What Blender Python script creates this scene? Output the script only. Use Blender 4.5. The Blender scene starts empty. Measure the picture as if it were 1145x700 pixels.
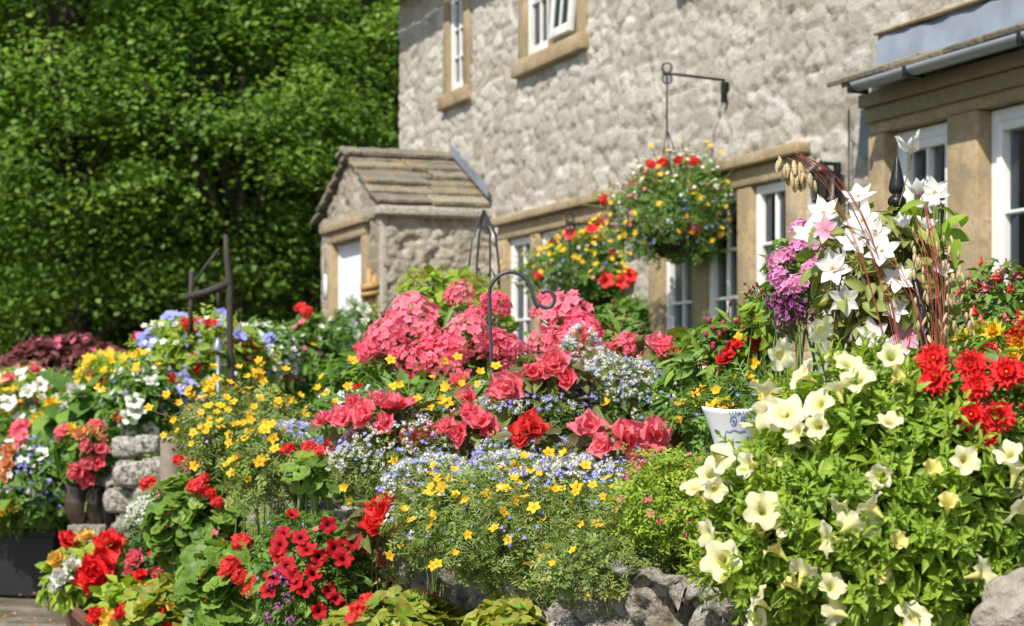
import bpy, bmesh, math, random
import numpy as np
from mathutils import Vector, Matrix

random.seed(7)
RS = np.random.RandomState(11)
PI = math.pi
SC = bpy.context.scene
COL = SC.collection

# ------------------------------------------------------------------ camera, sky, sun
F, HY, EZ = 2160.0, 445.0, 0.95            # focal length in photo pixels, horizon row, eye height
cam_d = bpy.data.cameras.new("camera")
cam = bpy.data.objects.new("camera", cam_d); COL.objects.link(cam)
cam.location = (0, 0, EZ); cam.rotation_euler = (PI/2, 0, 0)
cam_d.sensor_width = 36.0; cam_d.lens = 36.0*F/1145.0
cam_d.shift_y = (HY-350.0)/1145.0
cam_d.clip_start = 0.05; cam_d.clip_end = 400
cam_d.dof.use_dof = True; cam_d.dof.focus_distance = 3.7; cam_d.dof.aperture_fstop = 8.5
SC.camera = cam

SUNV = Vector((-0.36, -0.60, 0.80)).normalized()     # towards the sun
w = bpy.data.worlds.new("World"); SC.world = w; w.use_nodes = True
wn = w.node_tree.nodes; wl = w.node_tree.links
sky = wn.new('ShaderNodeTexSky'); sky.sky_type = 'NISHITA'; sky.sun_disc = False
sky.sun_elevation = math.asin(SUNV.z); sky.sun_rotation = math.atan2(SUNV.x, SUNV.y)
bg = wn['Background']; bg.inputs['Strength'].default_value = 0.12
wl.new(sky.outputs[0], bg.inputs['Color'])
sd = bpy.data.lights.new("sun", 'SUN'); sd.energy = 4.6; sd.angle = math.radians(0.55); sd.color = (1.0, 0.94, 0.84)
sun = bpy.data.objects.new("sun", sd); COL.objects.link(sun)
sun.rotation_euler = SUNV.to_track_quat('Z', 'Y').to_euler(); sun.location = (-5, -5, 12)
SC.view_settings.view_transform = 'Standard'; SC.view_settings.look = 'None'
SC.view_settings.exposure = 0.46; SC.view_settings.gamma = 1.0
SC.render.engine = 'CYCLES'
SC.cycles.max_bounces = 6; SC.cycles.transparent_max_bounces = 6

def P(x, y, Y):
    return Vector(((x-572.5)/F*Y, Y, EZ+(HY-y)/F*Y))

# ------------------------------------------------------------------ mesh helpers
class Acc:
    def __init__(s): s.V = []; s.A = []; s.Q = []; s.T = []; s.n = 0
    def raw(s, V, faces, t=None, g=0.5, b=None):
        V = np.asarray(V, float); k = len(V)
        A = np.zeros((k, 4)); A[:, 3] = 1
        A[:, 0] = 0 if t is None else t
        A[:, 1] = g
        A[:, 2] = .5 if b is None else b
        for f in faces:
            if len(f) == 4: s.Q.append(np.array([f])+s.n)
            elif len(f) == 3: s.T.append(np.array([f])+s.n)
            else:
                for i in range(1, len(f)-1): s.T.append(np.array([[f[0], f[i], f[i+1]]])+s.n)
        s.V.append(V); s.A.append(A); s.n += k
    def grid(s, V, nu, nv, t, g, b, mask=None):
        i = np.arange(nu-1)[:, None]*nv+np.arange(nv-1)[None, :]
        q = np.stack([i, i+nv, i+nv+1, i+1], -1)
        if mask is not None: q = q[mask]
        else: q = q.reshape(-1, 4)
        A = np.stack([t, g, b, np.ones(len(V))], 1)
        s.V.append(V); s.A.append(A); s.Q.append(q+s.n); s.n += len(V)
    def inst(s, tm, R, T, S, rnd):
        V, Q, Tr, t, b = tm
        N = len(T)
        if N == 0: return
        S = np.asarray(S, float)
        if S.ndim == 0: S = np.full(N, S)
        if S.ndim == 1: S = np.repeat(S[:, None], 3, 1)
        k = len(V)
        W = np.einsum('nij,nkj->nki', R, V[None]*S[:, None, :])+T[:, None, :]
        A = np.ones((N, k, 4)); A[:, :, 0] = t[None]; A[:, :, 1] = np.asarray(rnd)[:, None]; A[:, :, 2] = b[None]
        off = (s.n+np.arange(N)*k)[:, None, None]
        if len(Q): s.Q.append((Q[None]+off).reshape(-1, 4))
        if len(Tr): s.T.append((Tr[None]+off).reshape(-1, 3))
        s.V.append(W.reshape(-1, 3)); s.A.append(A.reshape(-1, 4)); s.n += N*k
    def mesh(s, name, mat, origin=(0, 0, 0), smooth=True):
        V = np.concatenate(s.V)-np.array(origin)[None]
        A = np.concatenate(s.A)
        Q = np.concatenate(s.Q) if s.Q else np.zeros((0, 4), int)
        T = np.concatenate(s.T) if s.T else np.zeros((0, 3), int)
        me = bpy.data.meshes.new(name)
        me.vertices.add(len(V)); me.vertices.foreach_set('co', V.astype(np.float32).ravel())
        loops = np.concatenate([Q.ravel(), T.ravel()]).astype(np.int32)
        me.loops.add(len(loops)); me.loops.foreach_set('vertex_index', loops)
        ls = np.concatenate([np.arange(len(Q))*4, len(Q)*4+np.arange(len(T))*3]).astype(np.int32)
        me.polygons.add(len(ls)); me.polygons.foreach_set('loop_start', ls)
        me.polygons.foreach_set('use_smooth', np.full(len(ls), smooth))
        me.update(calc_edges=True); me.validate()
        at = me.attributes.new('Col', 'FLOAT_COLOR', 'POINT')
        at.data.foreach_set('color', A.astype(np.float32).ravel())
        me.materials.append(mat)
        return me
    def obj(s, name, mat, parent=None, origin=None, smooth=True, bevel=0):
        if origin is None: origin = tuple(parent.location) if (parent is not None and parent.parent is None) else (0, 0, 0)
        me = s.mesh(name, mat, origin, smooth)
        o = bpy.data.objects.new(name, me); COL.objects.link(o)
        if parent is not None: o.parent = parent
        elif origin != (0, 0, 0): o.location = origin
        if bevel:
            m = o.modifiers.new('bevel', 'BEVEL'); m.width = bevel; m.segments = 2; m.limit_method = 'ANGLE'
        return o

def tmpl(V, faces, t=None, b=None):
    V = np.array(V, float)
    Q = np.array([f for f in faces if len(f) == 4], int).reshape(-1, 4)
    T = np.array([f for f in faces if len(f) == 3], int).reshape(-1, 3)
    t = np.zeros(len(V)) if t is None else np.array(t, float)
    b = np.zeros(len(V)) if b is None else np.array(b, float)
    return (V, Q, T, t, b)

def merge(tms):
    a = Acc()
    V = []; Q = []; T = []; t = []; b = []; n = 0
    for m in tms:
        V.append(m[0]); Q.append(m[1]+n); T.append(m[2]+n); t.append(m[3]); b.append(m[4]); n += len(m[0])
    return (np.concatenate(V), np.concatenate(Q), np.concatenate(T), np.concatenate(t), np.concatenate(b))

def xf(m, R=None, T=(0, 0, 0), s=1.0, b=None):
    V = m[0]*np.array(s)
    if R is not None: V = V@np.array(R).T
    V = V+np.array(T)[None]
    return (V, m[1], m[2], m[3], m[4] if b is None else np.full(len(V), b))

def norm(a):
    return a/np.maximum(np.linalg.norm(a, axis=-1, keepdims=True), 1e-9)

def frames(nz, rs, spin=None):
    """rotation matrices whose Z column is nz, spun at random"""
    nz = norm(nz); N = len(nz)
    r = rs.normal(size=(N, 3))
    x = norm(np.cross(r, nz)); y = np.cross(nz, x)
    return np.stack([x, y, nz], -1)

def rot(ax, a):
    return np.array(Matrix.Rotation(a, 3, ax))

def h2(i, j, s=0):
    v = np.sin(i*127.1+j*311.7+s*74.7)*43758.5453
    return v-np.floor(v)
def vnoise(x, y, s=0):
    xi = np.floor(x); yi = np.floor(y); fx = x-xi; fy = y-yi
    fx = fx*fx*(3-2*fx); fy = fy*fy*(3-2*fy)
    return (h2(xi, yi, s)*(1-fx)+h2(xi+1, yi, s)*fx)*(1-fy)+(h2(xi, yi+1, s)*(1-fx)+h2(xi+1, yi+1, s)*fx)*fy
def fbm(x, y, s=0, o=4):
    v = 0; a = .5
    for k in range(o): v = v+a*vnoise(x*2**k, y*2**k, s+k); a *= .5
    return v
def worley(x, y, s=0):
    xi = np.floor(x); yi = np.floor(y)
    f1 = np.full(x.shape, 9.); f2 = np.full(x.shape, 9.); idd = np.zeros(x.shape)
    for dx in (-1, 0, 1):
        for dy in (-1, 0, 1):
            cx = xi+dx; cy = yi+dy
            px = cx+.15+.7*h2(cx, cy, s); py = cy+.15+.7*h2(cx, cy, s+9)
            d = np.hypot(px-x, py-y); c = h2(cx, cy, s+5)
            n = d < f1
            f2 = np.where(n, f1, np.minimum(f2, d)); idd = np.where(n, c, idd); f1 = np.where(n, d, f1)
    return f1, f2, idd

def tube_raw(acc, pts, r, sides=8, t=0.5, g=0.5):
    pts = [Vector(p) for p in pts]; n = len(pts)
    rr = r if hasattr(r, '__len__') else [r]*n
    V = []; up = Vector((.31, .2, .93))
    for i, p in enumerate(pts):
        d = (pts[min(i+1, n-1)]-pts[max(i-1, 0)]).normalized()
        a = d.cross(up)
        if a.length < .05: a = d.cross(Vector((1, 0, 0)))
        a.normalize(); b = d.cross(a)
        for k in range(sides):
            q = 2*PI*k/sides
            V.append(p+a*math.cos(q)*rr[i]+b*math.sin(q)*rr[i])
    fs = []
    for i in range(n-1):
        for k in range(sides):
            k2 = (k+1) % sides
            fs.append((i*sides+k, i*sides+k2, (i+1)*sides+k2, (i+1)*sides+k))
    fs.append(tuple(range(sides))[::-1]); fs.append(tuple((n-1)*sides+k for k in range(sides)))
    acc.raw([tuple(v) for v in V], fs, t, g)

def lathe_raw(acc, c, prof, sides=24, t=0.5, g=0.5, lobes=0, amp=0):
    V = []
    for (r, z) in prof:
        for k in range(sides):
            q = 2*PI*k/sides
            q_r = r*(1+amp*math.cos(lobes*q)) if lobes else r
            V.append((c[0]+q_r*math.cos(q), c[1]+q_r*math.sin(q), c[2]+z))
    fs = []
    for i in range(len(prof)-1):
        for k in range(sides):
            k2 = (k+1) % sides
            fs.append((i*sides+k, i*sides+k2, (i+1)*sides+k2, (i+1)*sides+k))
    acc.raw(V, fs, t, g)

def box_raw(acc, p, ex, ey, ez, t=0.5, g=0.5):
    p = np.array(p, float); ex = np.array(ex, float); ey = np.array(ey, float); ez = np.array(ez, float)
    V = [p, p+ex, p+ex+ey, p+ey, p+ez, p+ex+ez, p+ex+ey+ez, p+ey+ez]
    F6 = [(0, 3, 2, 1), (4, 5, 6, 7), (0, 1, 5, 4), (1, 2, 6, 5), (2, 3, 7, 6), (3, 0, 4, 7)]
    if np.dot(np.cross(ex, ey), ez) < 0: F6 = [f[::-1] for f in F6]
    acc.raw(V, F6, t, g)

def bez(P0, P1, P2, n=8):
    return [P0*(1-t)**2+P1*2*t*(1-t)+P2*t*t for t in [i/(n-1) for i in range(n)]]

def stems(acc, P0, P1, r, rs, sag=0.15, seg=3):
    """thin curved stalks from P0 to P1, vectorised"""
    P0 = np.asarray(P0); P1 = np.asarray(P1); N = len(P0)
    if N == 0: return
    L = np.linalg.norm(P1-P0, axis=1)
    M = (P0+P1)/2+rs.normal(size=(N, 3))*sag*L[:, None]*.5
    prev = P0
    cyl = tmpl([(math.cos(a), math.sin(a), z) for z in (0, 1) for a in (0, 2*PI/3, 4*PI/3)], [(0, 1, 4, 3), (1, 2, 5, 4), (2, 0, 3, 5)])
    rnd = rs.rand(N)
    for k in range(1, seg+1):
        t = k/seg
        q = P0*(1-t)**2+M*2*t*(1-t)+P1*t*t
        d = q-prev; l = np.linalg.norm(d, axis=1)
        R = frames(d, rs)
        acc.inst(cyl, R, prev, np.stack([np.full(N, r), np.full(N, r), l*1.02], 1), rnd)
        prev = q

# ------------------------------------------------------------------ tagging
def tag(o, label=None, cat=None, group=None, kind=None):
    if label: o['label'] = label
    if cat: o['category'] = cat
    if group: o['group'] = group
    if kind: o['kind'] = kind
    return o
def empty(name, loc, label, cat, group=None, kind=None):
    o = bpy.data.objects.new(name, None); COL.objects.link(o); o.location = loc
    o.empty_display_size = .1
    return tag(o, label, cat, group, kind)

# ------------------------------------------------------------------ materials
def newmat(name):
    m = bpy.data.materials.new(name); m.use_nodes = True
    nt = m.node_tree; nt.nodes.clear()
    out = nt.nodes.new('ShaderNodeOutputMaterial')
    return m, nt, out
def rgb(c): return (c[0], c[1], c[2], 1)
def N_(nt, typ, **kw):
    n = nt.nodes.new(typ)
    for k, v in kw.items(): setattr(n, k, v)
    return n
def ramp(nt, fac, stops):
    r = N_(nt, 'ShaderNodeValToRGB'); e = r.color_ramp.elements
    while len(e) > 1: e.remove(e[-1])
    e[0].position = stops[0][0]; e[0].color = rgb(stops[0][1])
    for p, c in stops[1:]:
        k = e.new(p); k.color = rgb(c)
    nt.links.new(fac, r.inputs[0]); return r.outputs[0]
def mixc(nt, fac, a, b, typ='MIX'):
    m = N_(nt, 'ShaderNodeMix', data_type='RGBA', blend_type=typ)
    for s, v in ((m.inputs[0], fac), (m.inputs[6], a), (m.inputs[7], b)):
        if hasattr(v, 'default_value') or hasattr(v, 'is_linked'): nt.links.new(v, s)
        elif isinstance(v, (tuple, list)): s.default_value = rgb(v)
        else: s.default_value = v
    return m.outputs[2]
def noise(nt, scale, detail=4, vec=None, rough=.55):
    n = N_(nt, 'ShaderNodeTexNoise'); n.inputs['Scale'].default_value = scale; n.inputs['Detail'].default_value = detail
    n.inputs['Roughness'].default_value = rough
    if vec is None:
        tc = N_(nt, 'ShaderNodeTexCoord'); vec = tc.outputs['Object']
    nt.links.new(vec, n.inputs['Vector']); return n.outputs['Fac']
def attr(nt):
    a = N_(nt, 'ShaderNodeAttribute', attribute_name='Col'); s = N_(nt, 'ShaderNodeSeparateColor')
    nt.links.new(a.outputs['Color'], s.inputs[0]); return s.outputs[0], s.outputs[1], s.outputs[2]
def rnd_fac(nt, g):
    oi = N_(nt, 'ShaderNodeObjectInfo'); m = N_(nt, 'ShaderNodeMath', operation='ADD')
    nt.links.new(oi.outputs['Random'], m.inputs[0]); nt.links.new(g, m.inputs[1])
    f = N_(nt, 'ShaderNodeMath', operation='FRACT'); nt.links.new(m.outputs[0], f.inputs[0]); return f.outputs[0]
def bump(nt, h, strength, dist):
    b = N_(nt, 'ShaderNodeBump'); b.inputs['Strength'].default_value = strength; b.inputs['Distance'].default_value = dist
    nt.links.new(h, b.inputs['Height']); return b.outputs[0]
def pbsdf(nt, out, col, rough=.6, metal=0, spec=.4, nrm=None):
    p = N_(nt, 'ShaderNodeBsdfPrincipled')
    if isinstance(col, (tuple, list)): p.inputs['Base Color'].default_value = rgb(col)
    else: nt.links.new(col, p.inputs['Base Color'])
    p.inputs['Roughness'].default_value = rough; p.inputs['Metallic'].default_value = metal
    p.inputs['Specular IOR Level'].default_value = spec
    if nrm is not None: nt.links.new(nrm, p.inputs['Normal'])
    if out is not None: nt.links.new(p.outputs[0], out.inputs[0])
    return p

def leaf_mat(name, stops, vein=None, trans=.35, rough=.5, zone=None, spec=.35):
    """stops: ramp over per-leaf random; zone: colour of a band on the blade (t); vein lightens midrib"""
    m, nt, out = newmat(name); t, g, b = attr(nt)
    c = ramp(nt, g, stops)
    nz = noise(nt, 60, 2)
    c = mixc(nt, ramp(nt, nz, [(.3, (0, 0, 0)), (.7, (.35, .35, .35))]), c, [x*1.5 for x in stops[-1][1]])
    if zone: c = mixc(nt, ramp(nt, t, zone[1]), c, zone[0])
    if vein: c = mixc(nt, b, c, vein)
    p = pbsdf(nt, None, c, rough, 0, spec)
    tr = N_(nt, 'ShaderNodeBsdfTranslucent')
    tc = mixc(nt, 1.0, c, (1.5, 1.5, .6), 'MULTIPLY'); nt.links.new(tc, tr.inputs[0])
    mx = N_(nt, 'ShaderNodeMixShader'); mx.inputs[0].default_value = trans
    nt.links.new(p.outputs[0], mx.inputs[1]); nt.links.new(tr.outputs[0], mx.inputs[2])
    nt.links.new(mx.outputs[0], out.inputs[0]); return m

def petal_mat(name, stops, alt=None, trans=.3, rough=.55, altamt=.5):
    """stops: ramp over t (centre to edge); alt: second colour by per-flower random"""
    m, nt, out = newmat(name); t, g, b = attr(nt)
    c = ramp(nt, t, stops)
    if alt is not None:
        r = rnd_fac(nt, g)
        c2 = ramp(nt, r, [(0, (0, 0, 0)), (1, (altamt,)*3)])
        c = mixc(nt, c2, c, alt)
    nz = noise(nt, 90, 2)
    p = pbsdf(nt, None, c, rough, 0, .25, bump(nt, nz, .25, .004))
    tr = N_(nt, 'ShaderNodeBsdfTranslucent'); nt.links.new(c, tr.inputs[0])
    mx = N_(nt, 'ShaderNodeMixShader'); mx.inputs[0].default_value = trans
    nt.links.new(p.outputs[0], mx.inputs[1]); nt.links.new(tr.outputs[0], mx.inputs[2])
    nt.links.new(mx.outputs[0], out.inputs[0]); return m

def plain(name, col, rough=.6, metal=0, spec=.4, var=.25, scale=12, bmp=.2, bd=.004):
    m, nt, out = newmat(name)
    nz = noise(nt, scale, 6)
    c = mixc(nt, nz, [x*(1-var) for x in col], [min(1, x*(1+var)) for x in col])
    pbsdf(nt, out, c, rough, metal, spec, bump(nt, nz, bmp, bd)); return m

def rubble_mat(name, stone, mortar, lich, bstr=.8, sat=1, ochre=(.42, .27, .10), oc=(.62, .74), dirt=(.10,.09,.07), crev=0, spk=.75):
    m, nt, out = newmat(name); t, g, b = attr(nt)
    n1 = noise(nt, 9, 8, rough=.65); n2 = noise(nt, 45, 6, rough=.7); n3 = noise(nt, 1.3, 5); n4 = noise(nt, 3.7, 6, rough=.7)
    c = ramp(nt, g, stone)
    c = mixc(nt, t, mortar, c)
    c = mixc(nt, ramp(nt, n1, [(.35, (0, 0, 0)), (.75, (.8, .8, .8))]), c, lich)
    c = mixc(nt, ramp(nt, n2, [(.38, (spk,)*3), (.5, (0, 0, 0))]), c, [x*.42 for x in mortar])
    c = mixc(nt, ramp(nt, n4, [(oc[0], (0, 0, 0)), (oc[1], (.75, .75, .75))]), c, ochre)
    c = mixc(nt, ramp(nt, n3, [(.35, (.35, .35, .35)), (.6, (0, 0, 0))]), c, dirt)
    c = mixc(nt, ramp(nt, b, [(0, (1, 1, 1)), (.12, (0, 0, 0))]), c, dirt)
    if crev:
        n5 = noise(nt, 22, 8, rough=.75); n6 = noise(nt, 14, 7, rough=.7)
        c = mixc(nt, ramp(nt, n5, [(.36, (crev,)*3), (.50, (0, 0, 0))]), c, (.07, .055, .035))
        c = mixc(nt, ramp(nt, n6, [(.56, (0, 0, 0)), (.64, (.7, .7, .7))]), c, (.17, .14, .05))
    a = N_(nt, 'ShaderNodeMath', operation='ADD'); nt.links.new(n1, a.inputs[0]); nt.links.new(n2, a.inputs[1])
    pbsdf(nt, out, c, .92, 0, .15, bump(nt, a.outputs[0], bstr, .03)); return m

M = {}
M['wall'] = rubble_mat('wall_stone', [(0, (.30, .27, .21)), (.3, (.41, .38, .32)), (.6, (.49, .465, .405)), (.85, (.55, .53, .48)), (1, (.62, .605, .565))], (.38, .34, .27), (.60, .57, .50), .6, spk=.35, oc=(.66, .74), ochre=(.36, .27, .15), dirt=(.27, .235, .18))
M['porch'] = rubble_mat('porch_stone', [(0, (.27, .225, .15)), (.4, (.42, .37, .28)), (1, (.60, .56, .48))], (.48, .42, .32), (.60, .55, .45), .9, oc=(.58, .70), dirt=(.12, .10, .07))
M['rock'] = rubble_mat('rock_wall', [(0, (.32, .27, .19)), (.5, (.50, .46, .38)), (1, (.66, .63, .56))], (.24, .20, .14), (.70, .68, .62), 1.0, crev=.85, ochre=(.22, .15, .05), oc=(.60, .72), dirt=(.05, .045, .03))
M['slate'] = rubble_mat('stone_slates', [(0, (.15, .13, .11)), (.3, (.27, .23, .17)), (.5, (.50, .35, .18)), (.75, (.42, .37, .28)), (1, (.19, .175, .15))], (.15, .13, .10), (.44, .40, .30), .6, oc=(.58, .68), dirt=(.10, .09, .07))
M['sand'] = None
M['upvc'] = plain('white_frame', (.72, .72, .70), .35, var=.04)
M['door'] = plain('white_door', (.70, .71, .73), .45, var=.06)
M['lead'] = plain('lead_sheet', (.22, .25, .30), .55, .2, var=.45, scale=6)
M['gutter'] = plain('grey_gutter', (.27, .29, .32), .4, var=.25, scale=9)
M['timber'] = plain('old_timber', (.24, .19, .12), .8, var=.35, scale=20)
M['iron'] = plain('black_iron', (.018, .018, .020), .35, .3, var=.3, scale=60)
M['steel'] = plain('grey_steel', (.06, .07, .078), .4, .3, var=.3, scale=40)
M['rust'] = plain('rusted_post', (.045, .035, .028), .8, 0, var=.5, scale=40)
M['glassdark'] = plain('window_glass', (.028, .028, .026), .06, 0, .6, var=.3, scale=3, bmp=.05)
M['curtain'] = plain('curtain', (.30, .27, .22), .9, var=.2, scale=9)
M['soil'] = plain('soil', (.06, .042, .026), .95, var=.5, scale=30, bmp=1, bd=.02)
M['plastic'] = plain('dark_trough', (.016, .016, .018), .55, var=.4, scale=6)
M['glaze'] = plain('brown_glaze', (.055, .04, .028), .2, 0, .6, var=.6, scale=14)
M['wood'] = plain('red_wood', (.15, .065, .035), .75, var=.4, scale=22)
M['cane'] = plain('cane', (.38, .23, .09), .6, var=.3, scale=20)
M['stump'] = plain('weathered_post', (.24, .20, .15), .9, var=.45, scale=25, bmp=.8, bd=.01)
M['urn'] = plain('pale_stone', (.30, .265, .215), .95, var=.6, scale=60, bmp=1, bd=.012)
M['whitepot'] = plain('white_enamel', (.62, .63, .66), .45, var=.16, scale=9)
M['blueink'] = plain('blue_paint', (.08, .10, .50), .5, var=.1)
M['moss'] = plain('moss', (.17, .12, .03), .95, var=.6, scale=50)
M['bark'] = plain('bark', (.07, .055, .04), .9, var=.5, scale=12, bmp=1, bd=.03)
M['silver'] = plain('silver_paint', (.20, .22, .25), .4, .5, var=.2)
M['bowl'] = plain('coir_bowl', (.035, .028, .018), .95, var=.5, scale=40)
M['string'] = plain('orange_string', (.55, .09, .03), .7)

def sand_mat():
    m, nt, out = newmat('sandstone')
    n1 = noise(nt, 2.5, 6); n2 = noise(nt, 30, 6, rough=.7); n3 = noise(nt, 6, 8, rough=.7)
    c = ramp(nt, n1, [(.3, (.27, .21, .13)), (.5, (.38, .29, .17)), (.7, (.44, .35, .23))])
    c = mixc(nt, ramp(nt, n3, [(.50, (0, 0, 0)), (.66, (.8, .8, .8))]), c, (.20, .165, .115))
    c = mixc(nt, ramp(nt, n2, [(.42, (.5, .5, .5)), (.52, (0, 0, 0))]), c, (.26, .20, .12))
    c = mixc(nt, ramp(nt, n3, [(.28, (.6, .6, .6)), (.38, (0, 0, 0))]), c, (.50, .44, .34))
    pbsdf(nt, out, c, .9, 0, .15, bump(nt, n2, .6, .012)); return m
M['sand'] = sand_mat()
def pane_mat():
    m, nt, out = newmat('window_pane')
    g = N_(nt, 'ShaderNodeBsdfGlossy'); g.inputs['Roughness'].default_value = .03; g.inputs['Color'].default_value = (.8, .85, .9, 1)
    t = N_(nt, 'ShaderNodeBsdfTransparent'); t.inputs['Color'].default_value = (.75, .77, .76, 1)
    f = N_(nt, 'ShaderNodeFresnel'); f.inputs['IOR'].default_value = 1.5
    mx = N_(nt, 'ShaderNodeMixShader'); nt.links.new(f.outputs[0], mx.inputs[0]); nt.links.new(t.outputs[0], mx.inputs[1]); nt.links.new(g.outputs[0], mx.inputs[2])
    nt.links.new(mx.outputs[0], out.inputs[0]); return m
M['pane'] = pane_mat()
def curtain(acc, u0, u1, z0, z1, d):
    n = max(8, int((u1-u0)/.012)); V = []
    for i in range(n+1):
        uu = u0+(u1-u0)*i/n
        for z in (z0, z1): V.append(H(uu, d+.018*math.sin(uu*95)+.006*math.sin(uu*37), z))
    V = np.array(V); acc.grid(V, n+1, 2, np.full(len(V), .5), np.full(len(V), .5), np.full(len(V), .5))
def ground_mat():
    m, nt, out = newmat('path_ground')
    n1 = noise(nt, 2.2, 8); n2 = noise(nt, 60, 5, rough=.7); n3 = noise(nt, 7, 6)
    c = ramp(nt, n1, [(.35, (.085, .065, .040)), (.5, (.15, .125, .085)), (.65, (.26, .24, .20))])
    c = mixc(nt, ramp(nt, n3, [(.5, (0, 0, 0)), (.62, (.8, .8, .8))]), c, (.05, .06, .02))
    c = mixc(nt, ramp(nt, n2, [(.6, (0, 0, 0)), (.72, (.7, .7, .7))]), c, (.34, .30, .22))
    pbsdf(nt, out, c, .85, 0, .3, bump(nt, n2, .8, .01)); return m
M['ground'] = ground_mat()

L = {}
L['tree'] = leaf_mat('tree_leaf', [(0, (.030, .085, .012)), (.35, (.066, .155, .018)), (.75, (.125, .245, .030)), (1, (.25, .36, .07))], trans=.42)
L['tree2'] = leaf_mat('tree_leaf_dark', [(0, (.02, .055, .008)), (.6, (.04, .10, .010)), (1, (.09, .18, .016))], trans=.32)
L['petunia'] = leaf_mat('petunia_leaf', [(0, (.07, .17, .010)), (.5, (.15, .28, .016)), (.9, (.26, .39, .03)), (1, (.36, .44, .05))], vein=(.32, .44, .08), trans=.36)
L['ger'] = leaf_mat('geranium_leaf', [(0, (.055, .13, .022)), (.6, (.11, .22, .03)), (1, (.20, .31, .045))], trans=.3, zone=((.10, .09, .03), [(.45, (0, 0, 0)), (.6, (.55,)*3), (.75, (0, 0, 0))]))
L['gerlime'] = leaf_mat('lime_geranium_leaf', [(0, (.08, .19, .02)), (.6, (.18, .31, .035)), (1, (.30, .40, .06))], trans=.3, zone=((.40, .13, .04), [(.55, (0, 0, 0)), (.8, (.55,)*3), (.97, (.1,)*3)]))
L['green'] = leaf_mat('garden_leaf', [(0, (.045, .11, .018)), (.6, (.09, .19, .028)), (1, (.17, .29, .045))], trans=.3)
L['lime'] = leaf_mat('lime_leaf', [(0, (.12, .22, .02)), (.6, (.21, .33, .03)), (1, (.34, .42, .05))], trans=.35)
L['feather'] = leaf_mat('feather_leaf', [(0, (.06, .13, .022)), (.5, (.12, .22, .035)), (.85, (.21, .32, .06)), (1, (.30, .28, .10))], trans=.25)
L['dark'] = leaf_mat('dark_leaf', [(0, (.02, .06, .012)), (1, (.05, .12, .02))], trans=.2)
L['burg'] = leaf_mat('burgundy_leaf', [(0, (.06, .012, .018)), (.7, (.12, .03, .035)), (1, (.20, .07, .06))], trans=.25)
L['clem'] = leaf_mat('clematis_leaf', [(0, (.13, .22, .03)), (.5, (.20, .30, .05)), (.8, (.30, .27, .09)), (1, (.34, .24, .11))], vein=(.36, .40, .14), trans=.35)
L['phlox'] = leaf_mat('phlox_leaf', [(0, (.045, .11, .018)), (.7, (.10, .21, .03)), (1, (.22, .33, .05))], trans=.3)
L['bron'] = leaf_mat('bronze_leaf', [(0, (.07, .045, .02)), (.6, (.12, .09, .03)), (1, (.14, .19, .04))], trans=.2)
L['stem'] = leaf_mat('green_stem', [(0, (.10, .17, .03)), (1, (.20, .26, .07))], trans=.0)
L['redstem'] = leaf_mat('red_stem', [(0, (.22, .03, .03)), (1, (.34, .10, .05))], trans=.0)
L['brownstem'] = leaf_mat('brown_stem', [(0, (.14, .10, .05)), (1, (.22, .19, .08))], trans=.0)

PM = {}
PM['cream'] = petal_mat('cream_petal', [(0, (.34, .46, .10)), (.25, (.74, .66, .16)), (.5, (.86, .78, .30)), (.72, (.88, .85, .55)), (.9, (.88, .86, .64)), (1, (.80, .74, .50))], (.84, .78, .42), altamt=.55, trans=.42)
PM['yelcream'] = petal_mat('closing_cream_petal', [(0, (.30, .42, .08)), (.4, (.70, .62, .16)), (1, (.78, .68, .28))])
PM['darkred'] = petal_mat('dark_red_petal', [(0, (.02, .002, .006)), (.42, (.05, .002, .008)), (.55, (.42, .006, .015)), (1, (.62, .012, .022))], (.30, .004, .015))
PM['phlox'] = petal_mat('phlox_petal', [(0, (.78, .02, .08)), (.22, (.95, .11, .21)), (1, (.97, .22, .33))], (.97, .45, .52), altamt=.55, trans=.5)
PM['lilac'] = petal_mat('lilac_petal', [(0, (.50, .08, .25)), (.4, (.78, .30, .50)), (1, (.84, .48, .64))], (.60, .22, .50), altamt=.6)
PM['purple'] = petal_mat('purple_petal', [(0, (.20, .03, .14)), (1, (.42, .12, .34))], (.55, .22, .42))
PM['red'] = petal_mat('red_petal', [(0, (.42, .005, .008)), (.5, (.78, .018, .022)), (1, (.86, .035, .035))], (.86, .07, .06), trans=.25)
PM['coral'] = petal_mat('coral_petal', [(0, (.80, .02, .07)), (.5, (.95, .13, .18)), (1, (.97, .24, .29))], (.98, .40, .46), altamt=.6, trans=.5)
PM['scar'] = petal_mat('scarlet_petal', [(0, (.55, .01, .01)), (1, (.92, .05, .04))], (.92, .13, .12), trans=.4)
PM['gold'] = petal_mat('gold_petal', [(0, (.78, .38, .01)), (.3, (.85, .52, .02)), (1, (.88, .62, .04))], (.84, .50, .02), altamt=.5)
PM['lemon'] = petal_mat('lemon_petal', [(0, (.78, .42, .02)), (1, (.86, .62, .09))], (.85, .62, .25))
PM['blue'] = petal_mat('blue_petal', [(0, (.62, .62, .80)), (.2, (.24, .25, .72)), (1, (.27, .29, .80))], (.42, .42, .84), altamt=.8)
PM['white'] = petal_mat('white_petal', [(0, (.62, .60, .28)), (.3, (.80, .80, .74)), (1, (.84, .84, .80))], (.78, .76, .62))
PM['clem'] = petal_mat('clematis_petal', [(0, (.78, .72, .66)), (.3, (.80, .78, .74)), (1, (.80, .79, .77))], (.80, .68, .66), altamt=.3, trans=.3)
PM['pinkst'] = petal_mat('pink_streaked_petal', [(0, (.70, .25, .42)), (.6, (.80, .45, .58)), (1, (.85, .76, .78))], trans=.3)
PM['pink'] = petal_mat('pink_petal', [(0, (.62, .05, .14)), (1, (.86, .28, .38))], (.80, .18, .25))
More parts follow.
